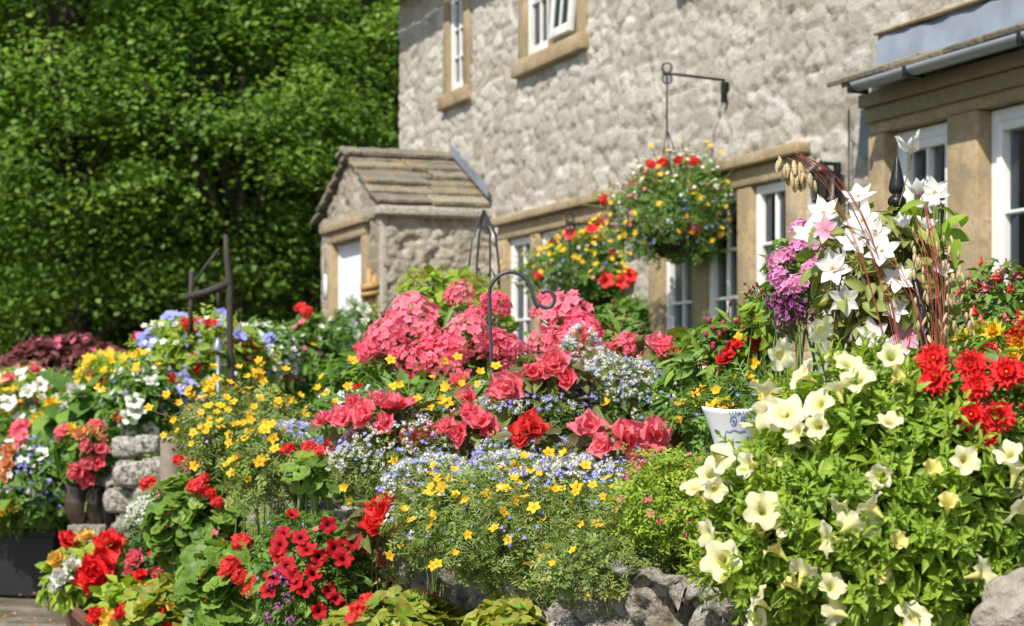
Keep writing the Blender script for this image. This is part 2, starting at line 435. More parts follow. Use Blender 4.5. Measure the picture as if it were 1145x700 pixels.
PM['bud'] = petal_mat('magenta_bud', [(0, (.30, .03, .08)), (1, (.72, .07, .18))], (.40, .03, .12))
PM['darkbud'] = petal_mat('dark_bud', [(0, (.16, .03, .04)), (1, (.32, .06, .09))], (.22, .03, .08))
PM['centre'] = petal_mat('yellow_centre', [(0, (.62, .28, .02)), (1, (.85, .55, .05))], trans=0)
PM['orangec'] = petal_mat('orange_centre', [(0, (.45, .18, .01)), (1, (.75, .33, .01))], trans=0)
PM['straw'] = petal_mat('straw', [(0, (.42, .30, .14)), (.5, (.66, .54, .30)), (1, (.76, .68, .46))], (.60, .44, .22))
PM['fluff'] = petal_mat('yellow_green_fluff', [(0, (.30, .22, .04)), (1, (.55, .55, .12))], trans=.3)
PM['orange'] = petal_mat('pale_orange_petal', [(0, (.7, .2, .06)), (1, (.86, .48, .22))], (.86, .35, .2))

# ------------------------------------------------------------------ leaf and flower shapes
def leaf_t(n=4, wid=.42, curl=.25, fold=.12, tip=1.6, blunt=False):
    V = []; fs = []; t = []; b = []
    for i in range(n+1):
        s = i/n
        ww = wid*.5*math.sin(PI*min(1, s**.8*.97+.015))**(.8 if not blunt else .5)
        if i == 0: ww = .02
        z = -curl*s*s
        for k in (-1, 0, 1):
            V.append((k*ww, s, z+abs(k)*fold*ww*2)); t.append(s); b.append(.55 if k == 0 else 0)
    for i in range(n):
        a = i*3
        fs += [(a, a+1, a+4, a+3), (a+1, a+2, a+5, a+4)]
    return tmpl(V, fs, t, b)
LT = {}
LT['ovate'] = leaf_t(4, .46, .22, .25)
LT['lance'] = leaf_t(4, .24, .25, .2)
LT['tree'] = tmpl([(0, 0, 0), (-.36, .35, .10), (0, .45, 0), (.36, .35, .10), (-.2, .8, 0), (0, 1, -.12), (.2, .8, 0)],
                  [(0, 2, 1), (0, 3, 2), (1, 2, 5, 4), (2, 3, 6, 5)], [0, 1, .5, 1, 1, 1, 1])
LT['big'] = leaf_t(6, .55, .35, .2)
def ger_leaf(seed):
    r_ = random.Random(seed); n = 28; V = [(0, 0, 0)]; t = [0]; fs = []
    for ring, rr in ((1, .5), (2, .8), (3, 1.0)):
        for k in range(n):
            a = 2*PI*(k+.5)/n*.93+PI*.035*2-PI/2
            sc = 1+.035*math.cos(k*PI)*(rr > .6)+.05*abs(math.cos(3.5*a))
            z = .16*rr*rr+.06*math.sin(a*5+seed)*rr*rr+(.025 if k % 2 else -.015)*rr
            V.append((rr*sc*math.cos(a), rr*sc*math.sin(a), z)); t.append(rr)
    for k in range(n-1): fs.append((0, 1+k, 2+k))
    for ring in (0, 1):
        for k in range(n-1):
            a = 1+ring*n+k; fs.append((a, a+n, a+n+1, a+1))
    return tmpl(V, fs, t)
LT['ger'] = ger_leaf(1); LT['ger2'] = ger_leaf(4)
def feather(seed, n=7):
    r_ = random.Random(seed); V = []; fs = []; t = []
    def blade(p, d, l, wd):
        d = Vector(d).normalized(); a = d.cross(Vector((0, 0, 1))).normalized()*wd; p = Vector(p); k = len(V)
        m = p+d*l*.5+Vector((0, 0, .05*l)); e = p+d*l
        V.extend([tuple(p-a*.5), tuple(p+a*.5), tuple(m+a), tuple(m-a), tuple(e)]); t.extend([0, 0, .5, .5, 1])
        fs.append((k, k+1, k+2, k+3)); fs.append((k+3, k+2, k+4))
    blade((0, 0, 0), (0, 1, .1), 1, .022)
    for i in range(n):
        s = .2+.7*i/n; sd_ = 1 if i % 2 else -1
        blade((0, s, s*.1), (sd_*.9, .6, r_.uniform(-.3, .4)), r_.uniform(.25, .45), .035)
    return tmpl(V, fs, t)
LT['feather'] = feather(3)
def sprig(seed, n=6, wd=.3):
    r_ = random.Random(seed); out = []
    for i in range(n):
        s = .15+.8*i/n
        out.append(xf(leaf_t(2, .45, .2, .2), rot('Z', (1 if i % 2 else -1)*r_.uniform(.5, 1.3))@rot('X', r_.uniform(-.2, .5)), (0, s, r_.uniform(-.05, .05)), .36))
    return merge(out)
LT['sprig'] = sprig(2)
LT['blob'] = leaf_t(2, .7, .15, .2, blunt=True)

def radial(fn, nr, na, close=True):
    """surface over s in 0..1 (nr rings) and angle (na)"""
    V = []; t = []; fs = []
    for i in range(nr+1):
        s = i/nr
        for k in range(na):
            a = 2*PI*k/na; V.append(fn(s, a)); t.append(s)
    for i in range(nr):
        for k in range(na):
            k2 = (k+1) % na; fs.append((i*na+k, i*na+k2, (i+1)*na+k2, (i+1)*na+k))
    return tmpl(V, fs, t)
def shoot(seed, n=11):
    r_ = random.Random(seed); out = []
    for i in range(n):
        s_ = i/(n-1); l = .42*(1-.55*s_)*r_.uniform(.85, 1.15)
        out.append(xf(leaf_t(3, .40, .35, .25), rot('Z', i*2.4)@rot('X', .35+.85*s_), (0, 0, .75*s_), l))
    st = radial(lambda s, a: (.018*math.cos(a), .018*math.sin(a), s*.8-.1), 1, 4)
    return merge(out+[st])
LT['shoot'] = shoot(1); LT['shoot2'] = shoot(2, 8)
def petunia(seed, open_=1.0, ragged=.0, pinch=.0):
    r_ = random.Random(seed); ph = r_.random()*6; ph2 = r_.random()*6
    bend = Vector((r_.uniform(-.2, .2), r_.uniform(-.2, .2), 0))
    def fn(s, a):
        if s < .55:
            q = s/.55; r = .09+.20*q**1.6; z = -1.25+1.0*q
        else:
            q = (s-.55)/.45
            lob = 1+.17*math.cos(5*a+ph)*q-.10*abs(math.sin(2.5*a+ph/2))**6*q+.05*math.sin(10*a+ph2)*q
            r = .29+(.95*open_)*(q**.8)*lob*(1-.0*q)
            z = -.25+.42*q**.55*(1.25-open_*.55)-.10*open_*q*q+q*q*(.13*math.sin(5*a+ph2)+.06*math.sin(11*a+ph))
        crease = 1-.05*abs(math.cos(2.5*a+ph/2))**8*min(1, s*2)
        return (r*crease*math.cos(a)+bend.x*(s-1)**2, r*crease*math.sin(a)+bend.y*(s-1)**2, z)
    return radial(fn, 11, 40)
def petal(wid, ln, cup, n=4, m=4, notch=0, wave=0, ph=0, tipw=.7, point=False):
    V = []; t = []; fs = []
    for i in range(n+1):
        s = i/n
        ww = wid*.5*(math.sin(PI*(s**tipw*.93+.03))**.65 if not point else math.sin(PI*(s**tipw*.985+.01))**.9)
        for k in range(m+1):
            q = 2*k/m-1
            y = ln*(s-notch*s**4*(1-abs(q))+(-.20*abs(q)**2.4*s*s if not point else 0))
            z = cup*s*s*ln+.18*cup*q*q*wid+wave*(s*math.sin(q*4+ph)+.8*s**3*math.sin(q*9+ph*2))*ln
            V.append((q*ww, y, z)); t.append(s)
    for i in range(n):
        for k in range(m):
            a = i*(m+1)+k; fs.append((a, a+1, a+m+2, a+m+1))
    return tmpl(V, fs, t)
def rosette(rings, seed=0, jit=.12):
    """rings: list of (count, petal kwargs, tilt up (rad), radius offset, z)"""
    r_ = random.Random(seed); out = []
    for (n, kw, tilt, ro, z) in rings:
        o = r_.random()*6
        for k in range(n):
            a = o+2*PI*k/n+r_.uniform(-jit, jit)
            kk = dict(kw); kk['ph'] = r_.random()*6
            p = petal(**kk)
            R = rot('Z', a)@rot('X', tilt+r_.uniform(-jit, jit))
            off = rot('Z', a)@np.array((0, ro, z))
            out.append(xf(p, R, off, r_.uniform(.9, 1.08)))
    return merge(out)
def disc(r, z, n=8, h=.3):
    V = [(0, 0, z+h*r)]; t = [1]; fs = []
    for ring, (rr, zz) in enumerate(((.6, .75), (1, 0))):
        for k in range(n):
            a = 2*PI*k/n; V.append((r*rr*math.cos(a), r*rr*math.sin(a), z+h*r*zz)); t.append(.6-.6*ring)
    for k in range(n):
        k2 = (k+1) % n; fs += [(0, 1+k, 1+k2), (1+k, 1+n+k, 1+n+k2, 1+k2)]
    return tmpl(V, fs, t)
def floret5(wid=.75, cup=.1, n=2, m=2, seed=0, notch=0):
    return rosette([(5, dict(wid=wid, ln=1.0, cup=cup, n=n, m=m, notch=notch), .12, .06, 0)], seed, .05)
def ball(fl, n, rad, fs, seed, zmin=-.1, squash=1.0, jit=.25, conic=0):
    """dome of florets"""
    rs = np.random.RandomState(seed)
    i = np.arange(n)+.5; z = zmin+(1-zmin)*(1-i/n); ph = i*2.39996
    rr = np.sqrt(np.maximum(0, 1-z*z))
    d = np.stack([rr*np.cos(ph), rr*np.sin(ph), z], 1); d += rs.normal(size=d.shape)*jit*.35
    d = norm(d)
    pos = d*np.array([1, 1, squash])*rad*(1+rs.uniform(-.14, .10, size=(n, 1)))
    nz = norm(d+rs.normal(size=d.shape)*jit)
    a = Acc(); a.inst(fl, frames(nz, rs), pos, fs*rs.uniform(.85, 1.12, n), rs.rand(n))
    V = np.concatenate(a.V); A = np.concatenate(a.A)
    return (V, np.concatenate(a.Q) if a.Q else np.zeros((0, 4), int), np.concatenate(a.T) if a.T else np.zeros((0, 3), int), A[:, 0], A[:, 2])
def begonia(seed):
    w_ = .07
    return rosette([(6, dict(wid=1.0, ln=1.0, cup=.22, n=6, m=8, wave=w_), .12, .02, -.02),
                    (6, dict(wid=.85, ln=.84, cup=.3, n=5, m=7, wave=w_), .45, .02, .03),
                    (5, dict(wid=.65, ln=.64, cup=.35, n=4, m=6, wave=w_), .8, .02, .06),
                    (5, dict(wid=.45, ln=.44, cup=.4, n=3, m=5, wave=w_), 1.15, .02, .10)], seed, .3)
def begonia_loose(seed):
    return rosette([(5, dict(wid=1.15, ln=1.0, cup=.25, n=6, m=8, wave=.10), .22, .0, 0),
                    (4, dict(wid=.95, ln=.78, cup=.35, n=5, m=7, wave=.12), .62, .0, .04),
                    (2, dict(wid=.6, ln=.5, cup=.4, n=4, m=6, wave=.12), 1.1, .0, .06)], seed, .5)
def dahlia(seed):
    kw = dict(n=5, m=4, wave=.03, tipw=1.25)
    return rosette([(12, dict(wid=.46, ln=.95, cup=-.06, **kw), .0, .05, -.05), (13, dict(wid=.42, ln=.92, cup=.12, **kw), .22, .05, 0),
                    (11, dict(wid=.38, ln=.66, cup=.30, **kw), .55, .06, .04), (7, dict(wid=.22, ln=.38, cup=.4, **kw), .95, .06, .07)], seed, .10)
def lobelia(seed):
    return merge([xf(petal(.5, 1, -.1, 2, 2), rot('Z', a)@rot('X', .25), (0, 0, 0), s) for a, s in ((0, 1), (.8, .95), (-.8, .95), (2.8, .55), (-2.8, .55))])
def clematis(seed):
    return rosette([(6, dict(wid=.62, ln=1.0, cup=.16, n=6, m=4, wave=.05, point=True), .08, .04, 0)], seed, .12)
def clem_up(seed):
    return rosette([(5, dict(wid=.62, ln=1.0, cup=.25, n=6, m=4, wave=.04), .75, .03, 0)], seed, .2)
def seedhead():
    V = []; t = []; fs = []; n = 6; rings = 9
    for i in range(rings+1):
        s = i/rings; r = .20*math.sin(PI*(s*.9+.06))**.7*(1+(.22 if i % 2 else -.10))
        for k in range(n):
            a = 2*PI*k/n+(.5 if i % 2 else 0); V.append((r*math.cos(a), r*math.sin(a)*.7, -s)); t.append(.2 if i % 2 else .9)
    for i in range(rings):
        for k in range(n):
            k2 = (k+1) % n; fs.append((i*n+k, i*n+k2, (i+1)*n+k2, (i+1)*n+k))
    return tmpl(V, fs, t)
def fuchsia():
    tb = radial(lambda s, a: ((.07+.03*s)*math.cos(a), (.07+.03*s)*math.sin(a), -.4*s), 3, 8)
    se = merge([xf(petal(.28, .62, .2, 4, 2, point=True), rot('Z', a)@rot('X', -.5), (0, 0, -.4)) for a in (0, PI/2, PI, 3*PI/2)])
    sk = radial(lambda s, a: ((.08+.16*s)*math.cos(a), (.08+.16*s)*math.sin(a), -.4-.38*s+.03*math.sin(4*a)), 3, 12)
    return merge([tb, se, sk])
def budt():
    return radial(lambda s, a: (.30*math.sin(PI*(s*.92+.06))*math.cos(a), .30*math.sin(PI*(s*.92+.06))*math.sin(a), s*1.0), 6, 8)
def fluff(seed):
    rs = np.random.RandomState(seed); n = 70; d = norm(rs.normal(size=(n, 3)))
    a = Acc(); bl = tmpl([(-.012, 0, 0), (.012, 0, 0), (.05, .2, .75), (.03, .3, 1.0)], [(0, 1, 2, 3)], [0, 0, .7, 1])
    a.inst(bl, frames(d, rs), d*.05, rs.uniform(.7, 1.05, n), rs.rand(n)); V = np.concatenate(a.V); A = np.concatenate(a.A)
    return (V, np.concatenate(a.Q), np.zeros((0, 3), int), A[:, 0], A[:, 2])

KIND = {}
def kind(name, part, raws, mat, centre=None, cmat=None, cname='flower_centre'):
    ms = []
    for i, r in enumerate(raws):
        a = Acc(); a.inst(r, np.eye(3)[None], np.zeros((1, 3)), 1.0, np.zeros(1)); ms.append(a.mesh(part, mat))
    cm = None
    if centre is not None:
        a = Acc(); a.inst(centre, np.eye(3)[None], np.zeros((1, 3)), 1.0, np.zeros(1)); cm = a.mesh(cname, cmat)
    KIND[name] = dict(part=part, raws=raws, meshes=ms, mat=mat, craw=centre, cmesh=cm, cmat=cmat, cname=cname)
petR = [petunia(s, o) for s, o in ((1, .9), (2, .72), (3, 1.0), (5, .58), (9, .82), (12, .66))]
kind('cream', 'flower', petR, PM['cream'])
kind('creamclosed', 'closing_flower', [petunia(7, .35), petunia(8, .5)], PM['yelcream'])
kind('dkpet', 'flower', petR[:3], PM['darkred'])
kind('redpet', 'flower', petR[:3], PM['red'])
kind('bluepet', 'flower', petR[:3], PM['blue'])
kind('whitepet', 'flower', petR[:3], PM['white'])
_fp = floret5(.92, .08, 3, 3, 1)
kind('phlox', 'flower_head', [ball(_fp, 62, .072, .0185, s, -.45, 1.05) for s in (1, 2, 3)], PM['phlox'])
kind('lilac', 'flower_head', [ball(_fp, 20, .019, .0115, s, -.2, .8) for s in (1, 2)], PM['lilac'])
kind('purple', 'flower_head', [ball(_fp, 20, .019, .0075, s, -.5, 1.5, .6) for s in (1, 2)], PM['purple'])
_fg = floret5(.85, .2, 2, 2, 2)
kind('ger', 'flower_head', [ball(_fg, 26, .030, .0165, s, -.2, .8) for s in (1, 2, 3)], PM['scar'])
kind('gerpink', 'flower_head', [ball(_fg, 22, .030, .0165, s, -.2, .8) for s in (4, 5)], PM['coral'])
for nm in ('coral', 'red', 'lemon', 'white', 'orange', 'scar'):
    kind('beg'+nm, 'flower', [begonia(1), begonia(2)]+[begonia_loose(s) for s in (4, 6, 8, 9)], PM[nm])
kind('begloose', 'flower', [begonia_loose(s) for s in (1, 2, 3)], PM['coral'])
kind('dahlia', 'flower', [dahlia(s) for s in (1, 2, 3)], PM['red'], disc(.14, .10, 10, .6), PM['centre'])
kind('bidens', 'flower', [rosette([(5, dict(wid=.66, ln=1, cup=c, n=3, m=2, notch=.12, tipw=.9), tl, .08, 0)], s, .12) for s, c, tl in ((1, .1, .1), (2, -.1, .25), (3, .2, .3))], PM['gold'], disc(.2, .03, 7, .6), PM['orangec'])
kind('bidfar', 'flower', [rosette([(5, dict(wid=.7, ln=1, cup=.1, n=2, m=2), .15, .05, 0)], 1, .12)], PM['gold'])
kind('lob', 'flower', [lobelia(1)], PM['blue'])
kind('aly', 'flower_head', [ball(lobelia(1), 9, .75, .62, s, -.1, .6) for s in (1, 2)], PM['white'])
kind('whitef', 'flower', [floret5(.8, .1, 2, 2, 3)], PM['white'])
kind('pinkf', 'flower', [floret5(.8, .2, 2, 2, 5)], PM['pink'])
kind('yelf', 'flower', [rosette([(9, dict(wid=.5, ln=1, cup=.2, n=2, m=2), .2, .02, 0), (8, dict(wid=.4, ln=.75, cup=.3, n=2, m=2), .7, .02, .05), (6, dict(wid=.3, ln=.45, cup=.3, n=2, m=2), 1.1, .02, .08)], 1)], PM['gold'])
kind('clem', 'flower', [clematis(s) for s in (1, 2, 3)], PM['clem'], fluff(2), PM['centre'], 'stamens')
kind('clemst', 'flower', [clematis(5)], PM['pinkst'], fluff(2), PM['centre'], 'stamens')
kind('clemup', 'flower', [clem_up(1), clem_up(2)], PM['clem'], fluff(2), PM['orange'], 'stamens')
kind('fluff', 'seed_head', [fluff(4)], PM['fluff'])
kind('seed', 'seed_head', [seedhead()], PM['straw'])
kind('fuchsia', 'flower', [fuchsia()], PM['scar'])
kind('fuchpink', 'flower', [fuchsia()], PM['pink'])
kind('bud', 'bud', [budt()], PM['bud'])
kind('dkbud', 'bud', [budt()], PM['darkbud'])
kind('redbud', 'bud', [budt()], PM['scar'])
# stamen tufts are small: scale them through their meshes
for nm in ('clem', 'clemst', 'clemup'):
    me = KIND[nm]['cmesh']; me.transform(Matrix.Scale(.2, 4)@Matrix.Translation((0, 0, .3)))

def bloom(root, knd, pos, nrm, size, rs, up=None, cap=100):
    """place flowers as children: the nearest 100 one by one, the rest as one mesh"""
    K = KIND[knd]; N = len(pos)
    if N == 0: return
    pos = np.asarray(pos); nrm = norm(np.asarray(nrm))
    size = np.asarray(size, float)*np.ones(N)
    R = frames(nrm, rs)
    order = np.argsort(np.linalg.norm(pos-np.array([0, 0, EZ]), axis=1)/size)
    rl = np.array(root.location)
    key = K['part']
    used = root.get('_n_'+key, 0)
    room = max(0, cap-used)
    for i in order[:room]:
        v = rs.randint(len(K['meshes']))
        o = bpy.data.objects.new(K['part'], K['meshes'][v])
        m = Matrix(R[i].tolist()).to_4x4(); m.translation = Vector(pos[i]-rl)
        o.matrix_basis = m@Matrix.Scale(size[i], 4); o.parent = root; COL.objects.link(o)
        if K['cmesh']:
            c = bpy.data.objects.new(K['cname'], K['cmesh']); c.parent = o; COL.objects.link(c)
    root['_n_'+key] = used+min(N, room)
    rest = order[room:]
    if len(rest):
        a = Acc(); n_ = len(K['raws'])
        for v in range(n_):
            q = rest[v::n_]
            if len(q): a.inst(K['raws'][v], R[q], pos[q], size[q], rs.rand(len(q)))
        o = a.obj(K['part'], K['mat'], root, origin=tuple(rl)); o['kind'] = 'stuff'
        if K['craw'] is not None:
            a = Acc(); a.inst(K['craw'], R[rest], pos[rest], size[rest]*(.2 if 'clem' in knd else 1), rs.rand(len(rest)))
            o2 = a.obj(K['cname'], K['cmat'], root, origin=tuple(rl)); o2['kind'] = 'stuff'

SUNN = np.array(SUNV)
def ellhit(c, rad, px, py, infl=1.04):
    d = np.array([(px-572.5)/F, 1.0, (HY-py)/F]); o = np.array([0, 0, EZ])-c
    ds = d/(rad*infl); os = o/(rad*infl)
    A = ds@ds; B = 2*ds@os; C = os@os-1; D = B*B-4*A*C
    s = (-B-math.sqrt(D))/(2*A) if D > 0 else -B/(2*A)
    p = o+c+d*s
    return p, norm(((p-c)/rad**2)[None])[0]

def plant(name, label, cat, c, rad, leaf, n, ls, mat, base=None, blooms=(), stemmat='stem', group=None, seed=1, lumps=26, inner=.45, droop=.25, nst=14, cut=-.75, updir=.35, sr=.0022, shk=1.9, la=.16):
    """c centre (world), rad radii in metres, leaf template name(s), n leaves of length ls"""
    rs = np.random.RandomState(seed+int(abs(c[0]*100))+int(c[1]*37))
    c = np.array(c, float); rad = np.array(rad, float)
    if base is None: base = bed_z(c[0], c[1])
    base = min(base, c[2]-rad[2]*.3)
    root = empty(name, (c[0], c[1], base), label, cat, group)
    # lumpy crown
    LD = norm(rs.normal(size=(lumps, 3))); LA = rs.uniform(-la, la, lumps)
    def rfac(d):
        w_ = np.exp(-((1-d@LD.T)/.10)); return 1+(w_*LA[None]).sum(1)
    d = norm(rs.normal(size=(int(n*1.5), 3))); d = d[d[:, 2] > cut][:n]; m = len(d)
    rr = inner+(1-inner)*rs.rand(m)**.55
    pos = c+d*rad*(rr*rfac(d))[:, None]
    pos = pos[pos[:, 2] > base-.02] if base > c[2]-rad[2] else pos
    d = d[:len(pos)]; m = len(pos)
    out = norm((pos-c)/rad**2)
    nz = norm(out*.55+np.array([0, 0, updir])+SUNN*.25+rs.normal(size=(m, 3))*.42)
    # leaf axis: outward and drooping
    ax = norm(out+rs.normal(size=(m, 3))*.6+np.array([0, 0, .25-droop]))
    x = norm(np.cross(ax, nz)); y = np.cross(nz, x)
    R = np.stack([x, y, nz], -1)
    ro_ = norm(out*.9+np.array([0, 0, .45])+SUNN*.15+rs.normal(size=(m, 3))*.35); R2 = frames(ro_, rs)
    a = Acc(); leafs = leaf if isinstance(leaf, (list, tuple)) else [leaf]
    sz = ls*rs.uniform(.6, 1.2, m)
    for i, l in enumerate(leafs):
        if 'shoot' in l: sz[i::len(leafs)] *= shk
    for i, l in enumerate(leafs): a.inst(LT[l], (R2 if 'shoot' in l else R)[i::len(leafs)], pos[i::len(leafs)], sz[i::len(leafs)], rs.rand(m)[i::len(leafs)])
    a.obj('foliage', L[mat], root)
    # stems
    sa = Acc(); P1 = c+norm(rs.normal(size=(nst, 3))+np.array([0, 0, .6]))*rad*.75
    P0 = np.array([c[0], c[1], base])+rs.normal(size=(nst, 3))*np.array([rad[0]*.15, rad[1]*.15, 0])
    P0[:, 2] = base-.01
    stems(sa, P0, P1, sr*1.5, rs)
    for b in blooms:
        kn = b['k']; sz = b.get('s', .02); lift = b.get('lift', .0)
        pos = []; nr = []; ss = []
        for q in b.get('px', ()):
            p, nn = ellhit(c, rad, q[0], q[1], b.get('infl', 1.12)); pos.append(p); nr.append(nn); ss.append(q[2] if len(q) > 2 else sz)
        k = b.get('n', 0)
        if k:
            zc = b.get('zmin', -.35); reg = b.get('reg'); cnt = 0; tries = 0
            md = b.get('md', 1.3)*sz
            while cnt < k and tries < k*30:
                tries += 1
                dd = rs.normal(size=3); dd /= np.linalg.norm(dd)
                if dd[2] < zc: continue
                if reg is not None and (dd@norm(np.array([reg[:3]]))[0]) < reg[3]: continue
                p = c+dd*rad*(rfac(dd[None])[0]*(b.get('o', 1.02)+rs.uniform(-.06, b.get('sp', .06))))
                if p[2] < base+.02: continue
                if md > 0 and pos and min(np.linalg.norm(np.array(pos)-p, axis=1)) < md: continue
                pos.append(p); nr.append(norm(((p-c)/rad**2)[None])[0]); ss.append(sz*rs.uniform(.82, 1.15)); cnt += 1
        if not pos: continue
        pos = np.array(pos); nr = np.array(nr)
        if lift: pos = pos+np.array([0, 0, 1])*(lift*rs.uniform(.3, 1, len(pos)))[:, None]
        f = b.get('face', (.55, .25, .35)); tocam = norm(np.array([0, 0, EZ])-pos)
        N_f = norm(nr*f[0]+np.array([0, 0, f[1]])+SUNN*f[2]+tocam*b.get('cam', .0)+rs.normal(size=nr.shape)*b.get('jit', .35))
        if b.get('hang'): N_f = norm(np.array([[0, 0, 1.]])+rs.normal(size=nr.shape)*.25)
        bloom(root, kn, pos, N_f, ss, rs)
        tip = pos-N_f*np.array(ss)[:, None]*b.get('back', .3)
        inn = c+(pos-c)*b.get('st', .6)
        if len(pos) > 260: tip = tip[:260]; inn = inn[:260]
        if b.get('stalk', 1): stems(sa, inn, tip, b.get('sr', sr), rs)
    sa.obj('stem', L[stemmat], root)
    for k in [k for k in root.keys() if k.startswith('_n_')]: del root[k]
    return root

def W(px, Y): return px*Y/F                 # width in metres of px photo pixels at distance Y

# ------------------------------------------------------------------ terrain
WALL = [(1.35, 1.2), (.95, 2.3), (.03, 3.85), (-1.15, 6.9), (-1.36, 7.6), (-1.74, 8.6), (-2.45, 10.2), (-6.0, 14.5)]
def wall_x(Y):
    for (x0, y0), (x1, y1) in zip(WALL[:-1], WALL[1:]):
        if y0 <= Y <= y1: return x0+(x1-x0)*(Y-y0)/(y1-y0)
    return WALL[0][0] if Y < WALL[0][1] else WALL[-1][0]
def bed_z(x, y):
    return .62 if x > wall_x(y)+.12 else 0.0
a = Acc()
n = 160; xs = np.linspace(-60, 60, n); ys = np.concatenate([np.linspace(-12, 30, 120), np.linspace(31, 90, 40)])
X, Yg = np.meshgrid(xs, ys, indexing='ij')
hill = np.clip((Yg-33)/24, 0, 1)**1.2*17+np.clip((-X-12+(Yg-20)*-.1)/20, 0, 1)*6*(Yg > 18)
Z = (fbm(X*1.3, Yg*1.3)-.5)*.03+hill
# a dry lip so that the raised bed covers the ground under it
V = np.stack([X.ravel(), Yg.ravel(), Z.ravel()], 1)
a.grid(V, len(xs), len(ys), np.zeros(len(V)), np.full(len(V), .5), np.zeros(len(V)))
tag(a.obj('ground', M['ground']), kind='structure')

# raised bed of soil behind the rock wall, up to the house
a = Acc(); ys = np.concatenate([np.linspace(1.2, 10.3, 110), np.linspace(10.5, 14.5, 20)]); us = np.linspace(0, 1, 60)
V = []
for Y in ys:
    x0 = wall_x(Y)+.14; x1 = 5.95-.376*Y+.1
    for u in us: V.append((x0+(x1-x0)*u, Y, .60+.06*float(fbm(np.array(Y*3.), np.array((x0+(x1-x0)*u)*3.)))))
V = np.array(V); a.grid(V, len(ys), len(us), np.zeros(len(V)), np.full(len(V), .5), np.zeros(len(V)))
V2 = []
for Y in np.linspace(14.5, 24, 8):
    for u in np.linspace(0, 1, 8): V2.append((-6.4+(7.0-.0*Y)*u, Y, .55))
V2 = np.array(V2); a.grid(V2, 8, 8, np.zeros(64), np.full(64, .5), np.zeros(64))
tag(a.obj('garden_soil', M['soil']), kind='structure')

# ------------------------------------------------------------------ house frame: u along the wall from the far corner, d out of the wall
C0 = np.array([5.95-.376*18.7, 18.7, 0.]); TU = np.array([.352, -.936, 0.]); ND = np.array([-.936, -.352, 0.]); UZ = np.array([0, 0, 1.])
def H(u, d, z): return C0+TU*u+ND*d+UZ*z
def u_at(x, d=0):
    k = (x-572.5)/F; b = C0+ND*d        # (b.x+u*.352)=k*(b.y-.936u)
    return (k*b[1]-b[0])/(.352+.936*k)
def z_at(x, y, d=0):
    p = H(u_at(x, d), d, 0); return EZ+(HY-y)/F*p[1]
def hbox(acc, u0, u1, d0, d1, z0, z1, t=.5, g=.5):
    box_raw(acc, H(u0, d0, z0), TU*(u1-u0), ND*(d1-d0), UZ*(z1-z0), t, g)

def rubble(acc, org, eu, nrm, u0, u1, z0, z1, step, cell, amp, holes=(), seed=0, top=None, rough=.4, sharp=1.0, pits=0, joints=0):
    us = [np.arange(u0, u1+step*.5, step)]; zs = [np.arange(z0, z1+step*.5, step)]
    for h in holes: us.append(np.array(h[:2])); zs.append(np.array(h[2:4]))
    us = np.unique(np.round(np.clip(np.concatenate(us), u0, u1), 4)); zs = np.unique(np.round(np.clip(np.concatenate(zs), z0, z1), 4))
    U, Zz = np.meshgrid(us, zs, indexing='ij')
    wx = U+.05*(fbm(U*5, Zz*5, seed+3)-.5); wz = Zz+.05*(fbm(U*5, Zz*5, seed+7)-.5)
    row = np.floor(wz/cell[1])
    f1, f2, idd = worley(wx/cell[0], wz/cell[1], seed)
    e = np.clip((f2-f1)/(.18 if joints else .30), 0, 1); e = e*e*(3-2*e)
    tilt = (h2(idd*91, idd*17, 1)-.5)
    disp = amp*(e*(.55+.75*idd)*sharp+rough*(fbm(U*14, Zz*14, seed+1)-.5)*1.3+rough*.6*(fbm(U*40, Zz*40, seed+2)-.5)+tilt*e*.5*(f1))
    if joints: disp = disp+.006*(fbm(U*22, Zz*22, seed+31)-.5)*2-joints*np.clip((fbm(U*4, Zz*13, seed+17)-.57)*12, 0, 1)*np.clip(1-e, 0, 1)**.5
    if pits: disp = disp-pits*np.clip((fbm(U*8+1.5*fbm(U*3, Zz*3), Zz*11, seed+11)-.56)*9, 0, 1)
    V = org[None, None]+eu*U[..., None]+nrm*disp[..., None]+UZ*Zz[..., None]
    uc = (us[:-1]+us[1:])/2; zc = (zs[:-1]+zs[1:])/2; UC, ZC = np.meshgrid(uc, zc, indexing='ij')
    mask = np.ones(UC.shape, bool)
    for h in holes: mask &= ~((UC > h[0]) & (UC < h[1]) & (ZC > h[2]) & (ZC < h[3]))
    if top is not None: mask &= ZC < top(UC)
    acc.grid(V.reshape(-1, 3), len(us), len(zs), np.clip(e*1.2, 0, 1).ravel(), idd.ravel(), np.full(idd.size, .5), mask)

EAVE = 4.82; ULEN = 12.6
WZ0, WZ1 = 1.22, 2.42
house = empty('stone_cottage', tuple(H(6, 0, .5)), 'grey rubble stone cottage with tan stone window surrounds and slab roofed porch', 'house')
uA = (u_at(563), u_at(690)); uB = (u_at(733), u_at(905))
u1 = (u_at(499), u_at(528)); u2 = (u_at(583), u_at(658)); u3 = (u_at(765), u_at(765)+1.1)
uBay = (u_at(972, .12), ULEN-.3)
holes = [(uA[0]+.06, uA[1]-.06, WZ0-.05, WZ1-.05), (uB[0]+.06, uB[1]-.06, WZ0-.05, WZ1-.05),
         (u1[0]+.05, u1[1]-.05, 3.62, 4.62), (u2[0]+.05, u2[1]-.05, 3.62, 4.62), (u3[0]+.05, u3[1]-.05, 3.72, 4.62),
         (uBay[0]+.04, uBay[1]-.04, .5, 2.45)]
a = Acc(); rubble(a, C0, TU, ND, 0, ULEN, .45, EAVE, .021, (.24, .13), .017, holes, 3, rough=.38, pits=.018, joints=.012)
